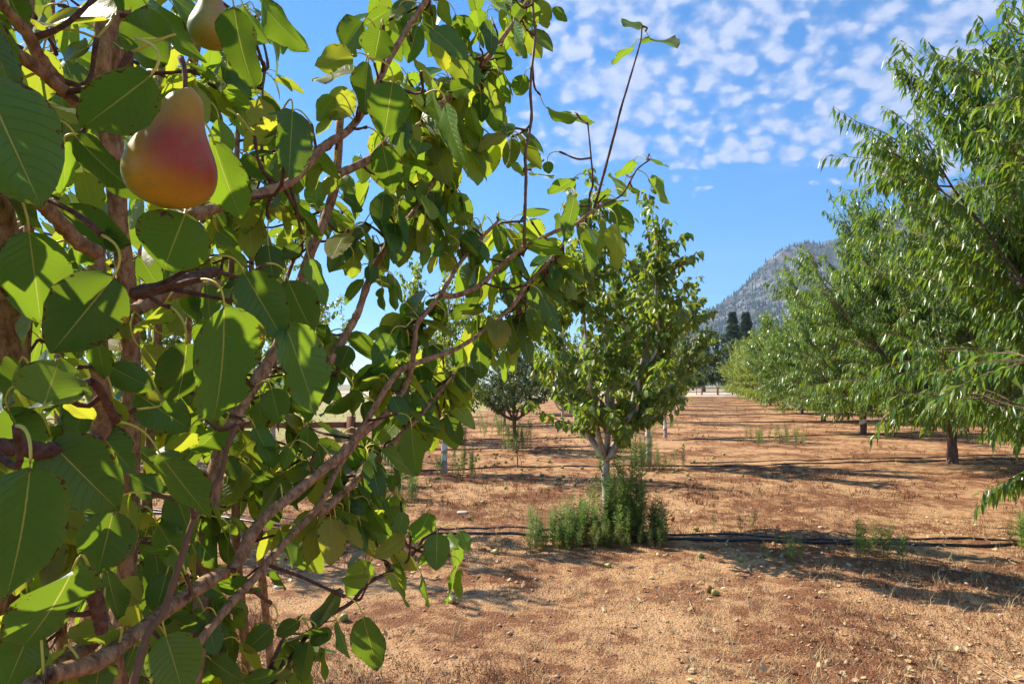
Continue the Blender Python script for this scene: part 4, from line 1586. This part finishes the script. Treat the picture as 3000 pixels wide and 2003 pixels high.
# ------------------------------------------------------------------ pears
def pear_mesh(name, r, h, mat, seg=28, skew=0.16):
    t = np.linspace(0, 1, 22)
    # profile bottom (0) to top (1)
    pr = np.interp(t, [0, 0.02, 0.07, 0.16, 0.30, 0.42, 0.54, 0.66, 0.78, 0.88, 0.95, 0.985, 1.0],
                   [0.10, 0.38, 0.68, 0.92, 1.0, 0.955, 0.80, 0.615, 0.50, 0.43, 0.33, 0.18, 0.03])
    for _ in range(2):
        pr[1:-1] = (pr[:-2] + 2 * pr[1:-1] + pr[2:]) / 4
    z = t * h - h * 0.35
    z[0] += h * 0.02
    th = np.linspace(0, 2 * math.pi, seg, endpoint=False)
    wob = 1 + 0.03 * np.sin(th[None] * 2 + t[:, None] * 3) + 0.015 * np.sin(th[None] * 3 + 1)
    V = np.stack([np.cos(th)[None] * pr[:, None] * r * wob, np.sin(th)[None] * pr[:, None] * r * wob, np.broadcast_to(z[:, None], (22, seg))], -1)
    V[:, :, 0] += (np.clip(t - 0.45, 0, 1) ** 2 * h * skew)[:, None]
    b = MB()
    i = np.arange(21)[:, None] * seg
    j = np.arange(seg)[None]
    j2 = (j + 1) % seg
    F = np.stack([i + j, i + j2, i + seg + j2, i + seg + j], -1).reshape(-1, 4)
    V = np.vstack([V.reshape(-1, 3), [(0, 0, z[0] + h * 0.015)]])
    c = len(V) - 1
    b.add(V, [F, np.array([(c, (k + 1) % seg, k) for k in range(seg)])])
    return b.mesh(name, mat)


def stem_mesh(h, ln, r=0.0016, lean=(0.2, 0)):
    P = resample([(h * 0.05, 0, h * 0.63), (h * 0.05 + lean[0] * ln * 0.3, lean[1] * ln * .3, h * 0.65 + ln * 0.5), (h * 0.05 + lean[0] * ln, lean[1] * ln, h * 0.65 + ln)], 8)
    V, F = tube(P, np.linspace(r, r * 1.5, 8), 7, True, 0.1)
    return MB().add(V, F).mesh('stem', M_SPUR)


def calyx_mesh(r):
    b = MB()
    for k in range(5):
        a = k * 1.2566
        V, F, uv, _ = leaf_batch((0, 0, 0), (math.cos(a), math.sin(a), -0.5), (0, 0, -1), r * 0.30, r * 0.14, hw_peach, [-1, 0, 1], [0, .5, 1], -0.1, 0.1)
        b.add(V, F)
    return b.mesh('calyx', M_SPUR)


pc = at(500, 490, 0.56)
big_pear = link('hanging_pear', None, None, pc, 'large ripe pear blushed red over yellow green, hanging among the close leaves', 'pear')
big_pear.rotation_euler = (math.radians(4), math.radians(8), math.radians(-8))
link('body', pear_mesh('body', 0.0355, 0.102, M_PEAR, 48, 0.30), big_pear)
link('stem', stem_mesh(0.102, 0.026, 0.0018, (-0.5, 0.3)), big_pear)
link('calyx', calyx_mesh(0.0355), big_pear, (0, 0, -0.102 * 0.35))
p2 = at(620, 85, 0.90)
pear2 = link('hanging_pear', None, None, p2, 'dull yellow pear with a dark spot, half hidden behind a leaf near the top edge', 'pear')
pear2.rotation_euler = (0.05, -0.1, 0.6)
link('body', pear_mesh('body', 0.030, 0.078, M_PEAR2, 36), pear2)
link('stem', stem_mesh(0.078, 0.025), pear2)

small = pear_mesh('body', 0.026, 0.066, M_GPEAR, 16)
small_stem = stem_mesh(0.066, 0.018)
for px, py, d, lab in [(1562, 1101, 7.0, 'small yellowish pear hanging low on the left side of the tree in the weeds'),
                       (1838, 967, 6.7, 'green pear hanging high inside the tree in the weeds'),
                       (1996, 1128, 12.9, 'pale green pear on the second tree of the middle row'),
                       (1990, 1160, 12.9, 'dark green pear just below a paler one on the second tree'),
                       (1508, 868, 1.72, 'pale green pear under the long branch, overlapped by olive leaves')]:
    p = at(px, py, d)
    r = link('hanging_pear', None, None, p, lab, 'pear', 'green pears still on the branches')
    r.scale = (1.25, 1.25, 1.25)
    link('body', small, r)
    link('stem', small_stem, r)

FALL = []


def pk(crop, s):
    ox, oy, sc = crop
    for q in s.split():
        a, b = q.split(',')
        FALL.append((ox + float(a) / sc, oy + float(b) / sc))


pk((1500, 1200, 3.137), '325,735 575,695 790,800 722,655 1183,608 1180,675 1275,658 1330,583 1383,548 1480,585 1515,562 1612,605 1637,645 1497,716 1465,752 1455,990 890,1450 1730,1355 270,620 278,650 470,625 430,640 340,490 640,543 465,540 230,530 1505,415 1845,450 1835,540 1810,500 1570,333 207,362 325,365 440,370 400,380 90,605 520,390 820,490 745,440 1000,640 320,280 290,265 403,255 437,280 520,240 535,295 607,255 225,262 1665,188 1700,215 1757,240 1530,230 1697,1112')
pk((1500, 1400, 2.6), '1745,630 1540,892')
pk((1100, 1000, 3.915), '930,1412 1045,1365 1045,1412 1110,1430 990,1342 1145,1350 1150,1380 1185,1360 1375,1345 1357,1425 1415,1405 1490,1395 1565,1357 1355,1295 1378,1300 1398,1302 1430,1330 1170,1310 1340,1168 1200,1265 1255,1440 950,1365 1145,1240 1440,1250 1850,1112 1960,1100 2070,1105 2215,1082 2280,1080 1965,1133 2115,1137 2235,1150 1825,1237 1970,1240 2075,1260 2115,1235 2230,1277 1860,1375 1995,1385 1680,1480 690,1440 615,1330')
pk((700, 1300, 2.23), '1145,243 1250,243 1255,285 1300,228 1455,240 1740,297 1595,392 1118,315 1045,330 920,410 1505,497 1680,722 1390,1040 685,1155 490,745 293,755 320,548 465,555 670,710 2195,270 2070,270 1610,225 915,235')
pk((1900, 950, 2.936), '295,1045 232,1122 553,1157 650,1127 540,1238 118,1250 70,1280 210,1280 243,1262 338,1300 965,1302 810,1312 385,910 425,940 470,962 260,905 565,885 625,856 390,1187')
rngP = np.random.default_rng(19)


def lying(px, py, body, stem, label, group, s=1.0, with_stem=True):
    p = gp(px, py)
    r = link('fallen_pear', None, None, (p[0], p[1], p[2] + 0.022 * s), label, 'pear', group)
    r.rotation_euler = (math.radians(rngP.uniform(70, 100)), rngP.uniform(-0.4, 0.4), rngP.uniform(0, 6.28))
    r.scale = (s, s, s)
    link('body', body, r)
    if with_stem:
        link('stem', stem, r)


NEARLAB = {(1964, 1516): 'green pear touching a reddish one right of the weed clump', (1784, 1662): 'green pear in the sun just in front of the weed clump',
           (2051, 1632): 'green pear at the left edge of the big tree shade below the hoses', (2041, 1554): 'yellowish green pear just behind the near hose, right of the weed clump',
           (2171, 1642): 'green pear inside the dark tree shade below the near hoses', (2092, 1743): 'green pear lying against a reddish one on the sunny soil',
           (1113, 1484): 'green pear beyond the near hoses, left of the flat pale stone', (1375, 1523): 'green pear right in front of the flat pale stone',
           (1453, 1624): 'green pear below the near hose, left of the weed clump', (1323, 1766): 'green pear under the hanging leaf tips of the low twig',
           (1007, 1818): 'green pear beside the low dark twig near the bottom of the frame'}
for px, py in FALL:
    d = CAM_H / -ray(px, py)[2]
    lab = NEARLAB.get((round(px), round(py)), 'small green pear fallen on the orange soil, half hidden by the close leaves') if d < 9 else 'tiny green pear fallen between the distant tree rows'
    lying(px, py, small, small_stem, lab, 'green pears fallen on the ground', rngP.uniform(0.95, 1.25), d < 9)
red = pear_mesh('body', 0.026, 0.06, M_RPEAR, 20)
lying(2077, 1734, red, small_stem, 'reddish brown pear lying against a green one on the sunny soil', 'red pears fallen on the ground', 1.2)
lying(1970, 1526, red, small_stem, 'reddish pear touching a green one near the weed clump', 'red pears fallen on the ground', 1.15)
lying(1030, 1739, red, small_stem, 'red pear on the soil behind the low twig', 'red pears fallen on the ground', 1.2)

# ------------------------------------------------------------------ irrigation hoses and stakes
G_HOSE = 'black irrigation hoses crossing the orchard'


def hose(pts, label, r=0.0125, pixel=True):
    P = [gp(*p) if pixel else np.array(gl(*p)) for p in pts]
    n = max(24, int(sum(np.linalg.norm(np.diff(np.array(P), axis=0), axis=1)) * 5))
    n = min(n, 260)
    Q = resample(P, n)
    k = np.arange(n)
    Q[:, 1] += 0.02 * np.sin(k * 0.21 + r * 900) + 0.012 * np.sin(k * 0.53)
    Q[:, 2] = ground_z(Q[:, 0], Q[:, 1]) + r * 0.75 + 0.008 * np.clip(np.sin(k * 0.37), 0, 1)
    V, F = tube(Q, r, 8, True)
    return link('irrigation_hose', MB().add(V, F).mesh('irrigation_hose', M_HOSE), None, None, label, 'hose', G_HOSE)


hose([(400, 1500), (790, 1535), (930, 1545), (1150, 1561), (1540, 1570), (1800, 1576), (1966, 1581), (2170, 1586), (2490, 1595), (3000, 1600), (3500, 1600)], 'thick black hose nearest the camera, running through the weed clump', 0.0155)
hose([(420, 1492), (930, 1532), (1200, 1550), (1600, 1556), (1960, 1568), (2250, 1576), (2400, 1582), (2700, 1582), (3000, 1590), (3500, 1592)], 'thinner black hose lying just behind the nearest one', 0.0105)
hose([(700, 1420), (1100, 1389), (1380, 1374), (1560, 1371), (1780, 1368), (2000, 1366), (2290, 1360), (2785, 1350), (3100, 1342)], 'black hose by the second peach trunk, nearer of two', 0.0145)
hose([(2020, 1356), (2290, 1350), (2785, 1339), (3100, 1332)], 'black hose just behind the second peach trunk', 0.012)
hose([(1180, 1322), (1400, 1316), (1620, 1310), (1780, 1305)], 'black hose passing under the low bushy dark tree', 0.014)
hose([(1970, 1290), (2290, 1280), (2520, 1272), (2800, 1266), (3050, 1262)], 'black hose by the third peach trunk with white tape', 0.016)
for k in range(9):
    x0, y0 = 6.2 + 1.85 * k, 28.2 + 7.0 * k
    hose([(x0 - 6, y0 - 0.3), (x0, y0), (x0 + 3.5, y0 + 0.7), (x0 + 7.5, y0 + 1.4), (x0 + 12, y0 + 1.8)], ('first', 'second', 'third', 'fourth', 'fifth', 'sixth', 'seventh', 'eighth', 'ninth')[k] + ' thin hose line crossing the lane beyond the hose by the taped peach trunk', 0.022, False)
for k in range(3):
    hose([(-6 + 1.9 * k, 19.6 + 7 * k), (-1 + 1.9 * k, 19.9 + 7 * k), (3.4 + 1.9 * k, 20.6 + 7 * k)], ('thin hose line behind the pear tree with striped tape', 'thin hose line well behind the low bushy tree', 'farthest thin hose line among the left rows')[k], 0.016, False)
# a loose feeder tube arching above the near hose
P = [gp(2370, 1585), gp(2410, 1578) + UP * 0.03, gp(2450, 1580) + UP * 0.09, gp(2470, 1583) + UP * 0.03]
V, F = tube(resample(P, 20), 0.004, 6, True)
link('feeder_tube', MB().add(V, F).mesh('feeder_tube', M_HOSE), None, None, 'thin black feeder tube arching up from the nearest hose', 'tube')


def stake(p, h, label, lean=0.0, sprink=True):
    r = link('irrigation_stake', None, None, tuple(p), label, 'stake', 'black irrigation stakes')
    V, F = tube([(0, 0, -0.05), (lean * h * 0.5, 0, h * 0.5), (lean * h, 0, h)], [0.011, 0.010, 0.008], 6)
    link('rod', MB().add(V, F).mesh('rod', M_STEEL), r)
    if sprink:
        V, F = tube(resample([(0.07, 0.02, 0), (0.05, 0.01, h * 0.3), (lean * h + 0.012, 0.012, h * 0.62)], 8), 0.004, 5)
        link('tube', MB().add(V, F).mesh('tube', M_HOSE), r)
        V, F = tube([(lean * h, 0, h * 0.55), (lean * h, 0, h * 0.63)], [0.018, 0.018], 6)
        link('clip', MB().add(V, F).mesh('clip', M_HOSE), r)


stake(gp(1518, 1371), 0.52, 'thin black stake with a small tube, standing on the hose before the bushy dark tree', -0.08)
stake(gp(2158, 1207), 0.38, 'short black stake in the lane, nearer of two', 0.03, False)
stake(gp(2127, 1188), 0.40, 'short dark stake in the lane, farther of two', -0.02, False)


# ------------------------------------------------------------------ fences
def rail_fence(pts, h, label, rails, posts_at, r=0.055):
    root = link('rail_fence', None, None, tuple(pts[0]), label, 'fence')
    o = np.array(pts[0])
    for p in posts_at:
        b = MB()
        b.add(*box(p[0] - o[0], p[1] - o[1], (h + 0.03) / 2 - 0.05, 2 * r, 2 * r, h + 0.13))
        link('post', b.mesh('post', M_WOOD, False), root)
    for a, b_ in zip(posts_at[:-1], posts_at[1:]):
        for z in rails:
            m_ = (np.array(a) + np.array(b_)) / 2 - o
            ln = math.hypot(b_[0] - a[0], b_[1] - a[1]) - 2 * r + 0.02
            link('rail', MB().add(*box(m_[0], m_[1] - r * 0.2, z, ln, r * 0.7, 0.11, math.atan2(b_[1] - a[1], b_[0] - a[0]))).mesh('rail', M_WOOD, False), root)


px_ = [gl(-12.9, 13.0), gl(-10.5, 13.2), gl(-8.1, 13.5), gl(-5.7, 13.7), gl(-3.28, 14.0), gl(-2.0, 14.15)]
rail_fence(px_, 0.92, 'reddish brown post and rail fence seen between the close leaves on the left', (0.28, 0.78), px_, 0.075)
fx = [gl(20.5 + 2.6 * k, 99 + 1.0 * k) for k in range(9)]
rail_fence(fx, 1.25, 'low brown rail fence across the far end of the lane', (0.45, 1.05), fx, 0.09)
up = at(2102, 1125, 112)
post = link('utility_post', None, None, gl(up[0], up[1]), 'pale grey post with a small box beyond the lane end fence', 'post')
V, F = tube([(0, 0, -0.1), (0, 0, 2.6)], [0.09, 0.08], 8)
link('pole', MB().add(V, F).mesh('pole', M_PALE_METAL), post)
link('box', MB().add(*box(0.28, 0, 2.35, 0.75, 0.35, 0.35)).mesh('box', M_PALE_METAL, False), post)


# ------------------------------------------------------------------ weeds
def stalk_mesh(rng, h, dry):
    b = MB()
    lean = rng.normal(0, 0.12, 2)
    P = np.array([(0, 0, 0), (lean[0] * h * 0.4, lean[1] * h * 0.4, h * 0.5), (lean[0] * h, lean[1] * h, h)])
    Q = resample(P, 8)
    V, F = tube(Q, np.linspace(0.0035, 0.0012, 8), 4, False)
    b.add(V, F, None, 0.85 if dry > 0.5 else 0.6)
    n = int(h * 300)
    t = np.linspace(0.04, 1.0, n)
    Pl = np.stack([np.interp(t, np.linspace(0, 1, 8), Q[:, k]) for k in range(3)], 1)
    az = np.arange(n) * 2.4 + rng.normal(0, .3, n)
    D = norm(np.stack([np.cos(az), np.sin(az), rng.uniform(0.2, 1.1, n)], 1))
    L = (0.040 + 0.035 * np.sin(np.pi * t) - 0.015 * t) * rng.uniform(0.7, 1.2, n)
    V, F, uv, li = leaf_batch(Pl, D, UP + rng.normal(0, .3, (n, 3)), L * 1.2, L * 0.21, hw_peach, [-1, 1], [0, 0.5, 1], 0.25, 0)
    tone = np.clip(rng.normal(0.35 + 0.4 * dry, 0.12, n) + np.where(t < 0.3, 0.35, 0), 0, 1)
    b.add(V, F, uv, tone[li])
    return b.mesh('stalk', M_WEED)


rngW = np.random.default_rng(4)
STALKS = [[stalk_mesh(rngW, h, d) for h in (0.35, 0.5, 0.65, 0.8)] for d in (0.0, 0.35, 1.0)]


def weed_clump(cx, cy, items, label, group=None):
    root = link('weed_clump', None, None, gl(cx, cy), label, 'weeds', group)
    for x, y, hgt, dry in items:
        k = int(np.clip(round((hgt - 0.35) / 0.15), 0, 3))
        o = link('stalk', STALKS[dry][k], root, (x - cx, y - cy, float(ground_z(x, y)) - float(ground_z(cx, cy))))
        s = hgt / (0.35, 0.5, 0.65, 0.8)[k]
        o.scale = (s, s, s)
        o.rotation_euler.z = rngW.uniform(0, 6.28)


items = []
for px, top, d, dry in [(1640, 1480, 6.9, 0), (1660, 1450, 7.0, 0), (1680, 1455, 7.0, 0), (1622, 1500, 6.85, 0), (1700, 1440, 7.2, 0), (1630, 1560, 6.7, 0), (1650, 1530, 6.7, 0),
                        (1670, 1520, 6.8, 0), (1712, 1470, 6.9, 1), (1735, 1430, 7.1, 0), (1560, 1490, 6.9, 0), (1552, 1540, 6.8, 0), (1700, 1500, 6.8, 0),
                        (1745, 1490, 6.9, 0), (1760, 1520, 6.8, 0), (1785, 1330, 7.1, 0), (1790, 1400, 7.0, 0), (1775, 1450, 7.0, 1), (1800, 1420, 7.0, 0), (1810, 1470, 6.9, 0),
                        (1825, 1380, 7.1, 0), (1835, 1400, 7.1, 1), (1845, 1450, 7.0, 1), (1860, 1360, 7.2, 0), (1862, 1300, 7.2, 1), (1850, 1330, 7.2, 0), (1870, 1420, 7.0, 1), (1815, 1540, 6.8, 1),
                        (1780, 1560, 6.7, 1), (1840, 1540, 6.8, 2), (1870, 1530, 6.9, 1), (1885, 1540, 6.8, 0), (1915, 1440, 7.0, 2), (1920, 1480, 6.9, 1), (1940, 1470, 7.0, 2), (1930, 1530, 6.9, 1),
                        (1730, 1570, 6.6, 2), (1700, 1580, 6.6, 2), (1760, 1580, 6.6, 2), (1800, 1580, 6.6, 2), (1680, 1560, 6.6, 1), (1575, 1560, 6.7, 1), (1590, 1570, 6.6, 2), (1900, 1570, 6.7, 2)]:
    p = at(px, top, d)
    x, y = p[0], p[1]
    hh = max(0.24, (p[2] - float(ground_z(x, y))) * 1.12)
    items.append((x, y, hh, dry))
    for _ in range(3):
        items.append((x + rngW.normal(0, 0.07), y + rngW.normal(0, 0.14), hh * rngW.uniform(0.5, 1.05), dry if rngW.random() < 0.7 else 1))
weed_clump(1.05, 7.0, items, 'tall feathery green weeds crowded round the foot of the pale forked trunk')


def ring_items(cx, cy, n, hlo, hhi, rad, dry=None):
    out = []
    for _ in range(n):
        a, r = rngW.uniform(0, 6.28), rad * math.sqrt(rngW.random())
        out.append((cx + math.cos(a) * r, cy + math.sin(a) * r, rngW.uniform(hlo, hhi), int(rngW.choice([0, 1, 2])) if dry is None else dry))
    return out


for cx, cy, n, lo, hi, rad, dry, lab in [
    (2.35, 12.9, 14, 0.4, 0.85, 0.35, 0, 'dark green weeds to the left of the taped trunk behind the weed clump'),
    (0.1, 16.3, 18, 0.4, 0.9, 0.45, 0, 'green weeds growing against the trunk of the low bushy tree'),
    (-1.1, 12.2, 14, 0.3, 0.6, 0.45, 1, 'sparse weeds round the trunk with striped tape'),
    (-1.5, 18.5, 16, 0.5, 0.9, 0.3, 2, 'pale dry weed column left of the bushy dark tree'),
    (-0.5, 21.5, 14, 0.4, 0.9, 0.5, 0, 'light green weeds behind the bushy dark tree'),
    (5.3, 25.5, 26, 0.2, 0.45, 0.9, 0, 'low green weeds at the lane edge by the far pear trunks'),
    (2.9, 12.9, 16, 0.2, 0.5, 0.5, 2, 'dry brown weeds before the taped second trunk'),
    (3.3, 6.25, 9, 0.18, 0.35, 0.22, 1, 'small dark weeds in the shade just below the near hoses'),
    (2.45, 6.3, 8, 0.12, 0.25, 0.22, 1, 'short weeds in the shade left of a larger shaded weed patch'),
    (5.0, 6.9, 8, 0.22, 0.45, 0.22, 0, 'green weeds standing on the near hoses at the right edge'),
    (5.1, 6.0, 14, 0.15, 0.3, 0.4, 2, 'dry weeds in the tree shade at the right edge'),
    (7.2, 18.5, 22, 0.3, 0.6, 1.0, 1, 'thin dry weeds in the middle of the lane'),
    (2.5, 7.3, 8, 0.10, 0.22, 0.4, 2, 'short dry weeds beside the hose right of the weed clump'),
    (-1.6, 9.5, 12, 0.3, 0.6, 0.4, 0, 'green weeds glimpsed through the close branches'),
]:
    weed_clump(cx, cy, ring_items(cx, cy, n, lo, hi, rad, dry), lab, 'weed clumps on the orchard floor')


# ------------------------------------------------------------------ ground cover
def spread(n, rng, y0=3.4, y1=10.0, xr=0.85):
    y = y0 + (y1 - y0) * rng.random(n) ** 1.3
    x = rng.uniform(-xr, xr, n) * y
    return x, y


rngG = np.random.default_rng(13)
x, y = spread(15000, rngG, 3.4, 12)
n = len(x)
s = rngG.uniform(0.003, 0.008, n) * (1 + 1.6 * (rngG.random(n) > 0.96))
OCT = np.array([(1, 0, 0), (0, 1, 0), (-1, 0, 0), (0, -1, 0), (0, 0, 0.7), (0, 0, -0.5)], float)
OF = np.array([(0, 1, 4), (1, 2, 4), (2, 3, 4), (3, 0, 4), (1, 0, 5), (2, 1, 5), (3, 2, 5), (0, 3, 5)])
V = OCT[None] * s[:, None, None] * rngG.uniform(0.6, 1.4, (n, 6, 1)) + np.stack([x, y, ground_z(x, y) + s * 0.3], -1)[:, None]
link('gravel', mesh_np('gravel', V.reshape(-1, 3), (OF[None] + (np.arange(n) * 6)[:, None, None]).reshape(-1, 3), M_PEBBLE, smooth=False), kind='stuff')


def tufts(name, n, rng, mat, h0, h1, blades, y0, y1, thr, seed, width=0.0035, xr=0.85):
    x, y = spread(n * 3, rng, y0, y1, xr)
    k = fbm(x * 0.9, y * 0.9, seed, 4) > rng.normal(thr, 0.05, len(x))
    x, y = x[k][:n], y[k][:n]
    n = len(x)
    m = n * blades
    h = np.repeat(rng.uniform(h0, h1, n), blades) * rng.uniform(0.4, 1.1, m)
    az = rng.uniform(0, 6.283, m)
    ln = rng.uniform(0.2, 1.3, m)
    sp_ = rng.normal(0, 0.03, (m, 2))
    B = np.stack([np.repeat(x, blades) + sp_[:, 0], np.repeat(y, blades) + sp_[:, 1], np.zeros(m)], -1)
    B[:, 2] = ground_z(B[:, 0], B[:, 1]) - 0.004
    T = B + np.stack([np.cos(az) * ln * h, np.sin(az) * ln * h, h], -1)
    M = (B + T) / 2 + np.stack([np.cos(az + 1.5), np.sin(az + 1.5), np.full(m, 0.25)], -1) * h[:, None] * 0.18
    W = np.stack([np.sin(az), -np.cos(az), np.zeros(m)], -1) * width * 0.5
    V = np.stack([B - W, B + W, M + W * 0.8, M - W * 0.8, T], 1).reshape(-1, 3)
    i = np.arange(m)[:, None] * 5
    link(name, mesh_np(name, V, [i + np.array([[0, 1, 2, 3]]), i + np.array([[3, 2, 4]])], mat), kind='stuff')


tufts('dry_weeds', 10500, rngG, M_DRY, 0.015, 0.060, 8, 3.4, 13, 0.50, 61, 0.0042)
tufts('dry_grass', 2200, rngG, M_STRAW, 0.03, 0.12, 8, 3.5, 16, 0.52, 71, 0.0032)
tufts('lane_weeds', 5200, rngG, M_DRY, 0.03, 0.13, 8, 9, 45, 0.49, 81, 0.008)

LIT = []
for k in range(4):
    V, F, uv, _ = leaf_batch((0, 0, 0), (0, 1, 0), (0, 0, 1), 1, 0.62, hw_pear, [-1, -0.5, 0, 0.5, 1], [0, .25, .5, .75, 1], -0.25 + 0.16 * k, 0.5 - 0.2 * k, 0.1 * k)
    LIT.append((V, F, uv))
LM = [mesh_np('fallen_leaf', V, F, M_LITTER, uv) for V, F, uv in LIT]
x, y = spread(4200, rngG, 3.4, 9.5, 0.85)
w = (fbm(x * 0.8, y * 0.8, 91, 3) - 0.5) + 0.30 * np.exp(-((x - 2.6) ** 2 / 1.2 + (y - 3.9) ** 2 / 0.2)) + 0.12 * np.exp(-((y - 6.4) / 0.9) ** 2) + 0.12 * np.exp(-((x - 1.0) ** 2 + (y - 5.9) ** 2) / 0.8)
k = w > rngG.normal(0.10, 0.08, len(x))
x, y = x[k], y[k]
o_ = np.argsort(y)
x, y = x[o_], y[o_]
lit = MB()
for i in range(len(x)):
    L = rngG.uniform(0.018, 0.052)
    a = rngG.uniform(0, 6.28)
    Rm = Matrix.Rotation(a, 4, 'Z') @ Matrix.Rotation(rngG.normal(0, 0.45), 4, 'X') @ Matrix.Rotation(rngG.normal(0, 0.4), 4, 'Y')
    z = float(ground_z(x[i], y[i])) + L * 0.18
    if i < 160:
        o = link('fallen_leaf', LM[i % 4], ground)
        o.matrix_basis = Matrix.Translation((x[i], y[i], z)) @ Rm @ Matrix.Scale(L, 4)
    else:
        V, F, uv = LIT[i % 4]
        lit.add(np.array([(Rm @ Vector(v * L))[:] for v in V]) + (x[i], y[i], z), F, uv)
if lit.n:
    link('leaf_litter', lit.mesh('leaf_litter', M_LITTER), kind='stuff')


def stone(px, py, sx, sy, sz, label, seed):
    p = gp(px, py)
    rng = np.random.default_rng(seed)
    th, ph = np.meshgrid(np.linspace(0, 2 * math.pi, 14, endpoint=False), np.linspace(0.05, math.pi - 0.05, 9))
    rr = 1 + 0.25 * (vnoise(th * 2.0, ph * 2.2, seed) - 0.5)
    V = np.stack([np.cos(th) * np.sin(ph) * sx * rr, np.sin(th) * np.sin(ph) * sy * rr, np.cos(ph) * sz * rr], -1).reshape(-1, 3)
    i = np.arange(8)[:, None] * 14
    j = np.arange(14)[None]
    F = np.stack([i + j, i + 14 + j, i + 14 + (j + 1) % 14, i + (j + 1) % 14], -1).reshape(-1, 4)
    link('stone', MB().add(V, F).mesh('stone', M_STONE), None, (p[0], p[1], p[2] + sz * 0.45), label, 'stone', 'pale stones on the soil')


stone(1355, 1503, 0.075, 0.05, 0.022, 'flat pale stone on the sunny soil beyond the near hose', 5)
stone(815, 1722, 0.035, 0.03, 0.02, 'pale stone on the soil below the long bare branches', 6)
stone(2404, 1546, 0.028, 0.022, 0.016, 'small rounded stone in the sun just behind the near hoses', 7)


# loose dry sticks on the ground
def stick(pts, label, r=0.003):
    P = [gp(*p) + UP * 0.012 for p in pts]
    V, F = tube(resample(P, 14), np.linspace(r, r * 0.5, 14), 5, True, 0.2)
    link('dry_stick', MB().add(V, F).mesh('dry_stick', M_STRAW), None, None, label, 'stick', 'dry sticks on the ground')


stick([(2725, 1908), (2840, 1918), (2890, 1955), (2985, 2015)], 'long pale stick among the fallen leaves at the bottom right corner', 0.004)
stick([(2020, 1765), (2030, 1790), (2048, 1828)], 'short pale stick lying in front of the dry weeds below the weed clump')
stick([(1875, 1908), (1925, 1924)], 'short straw stick on the bare soil near the bottom edge')
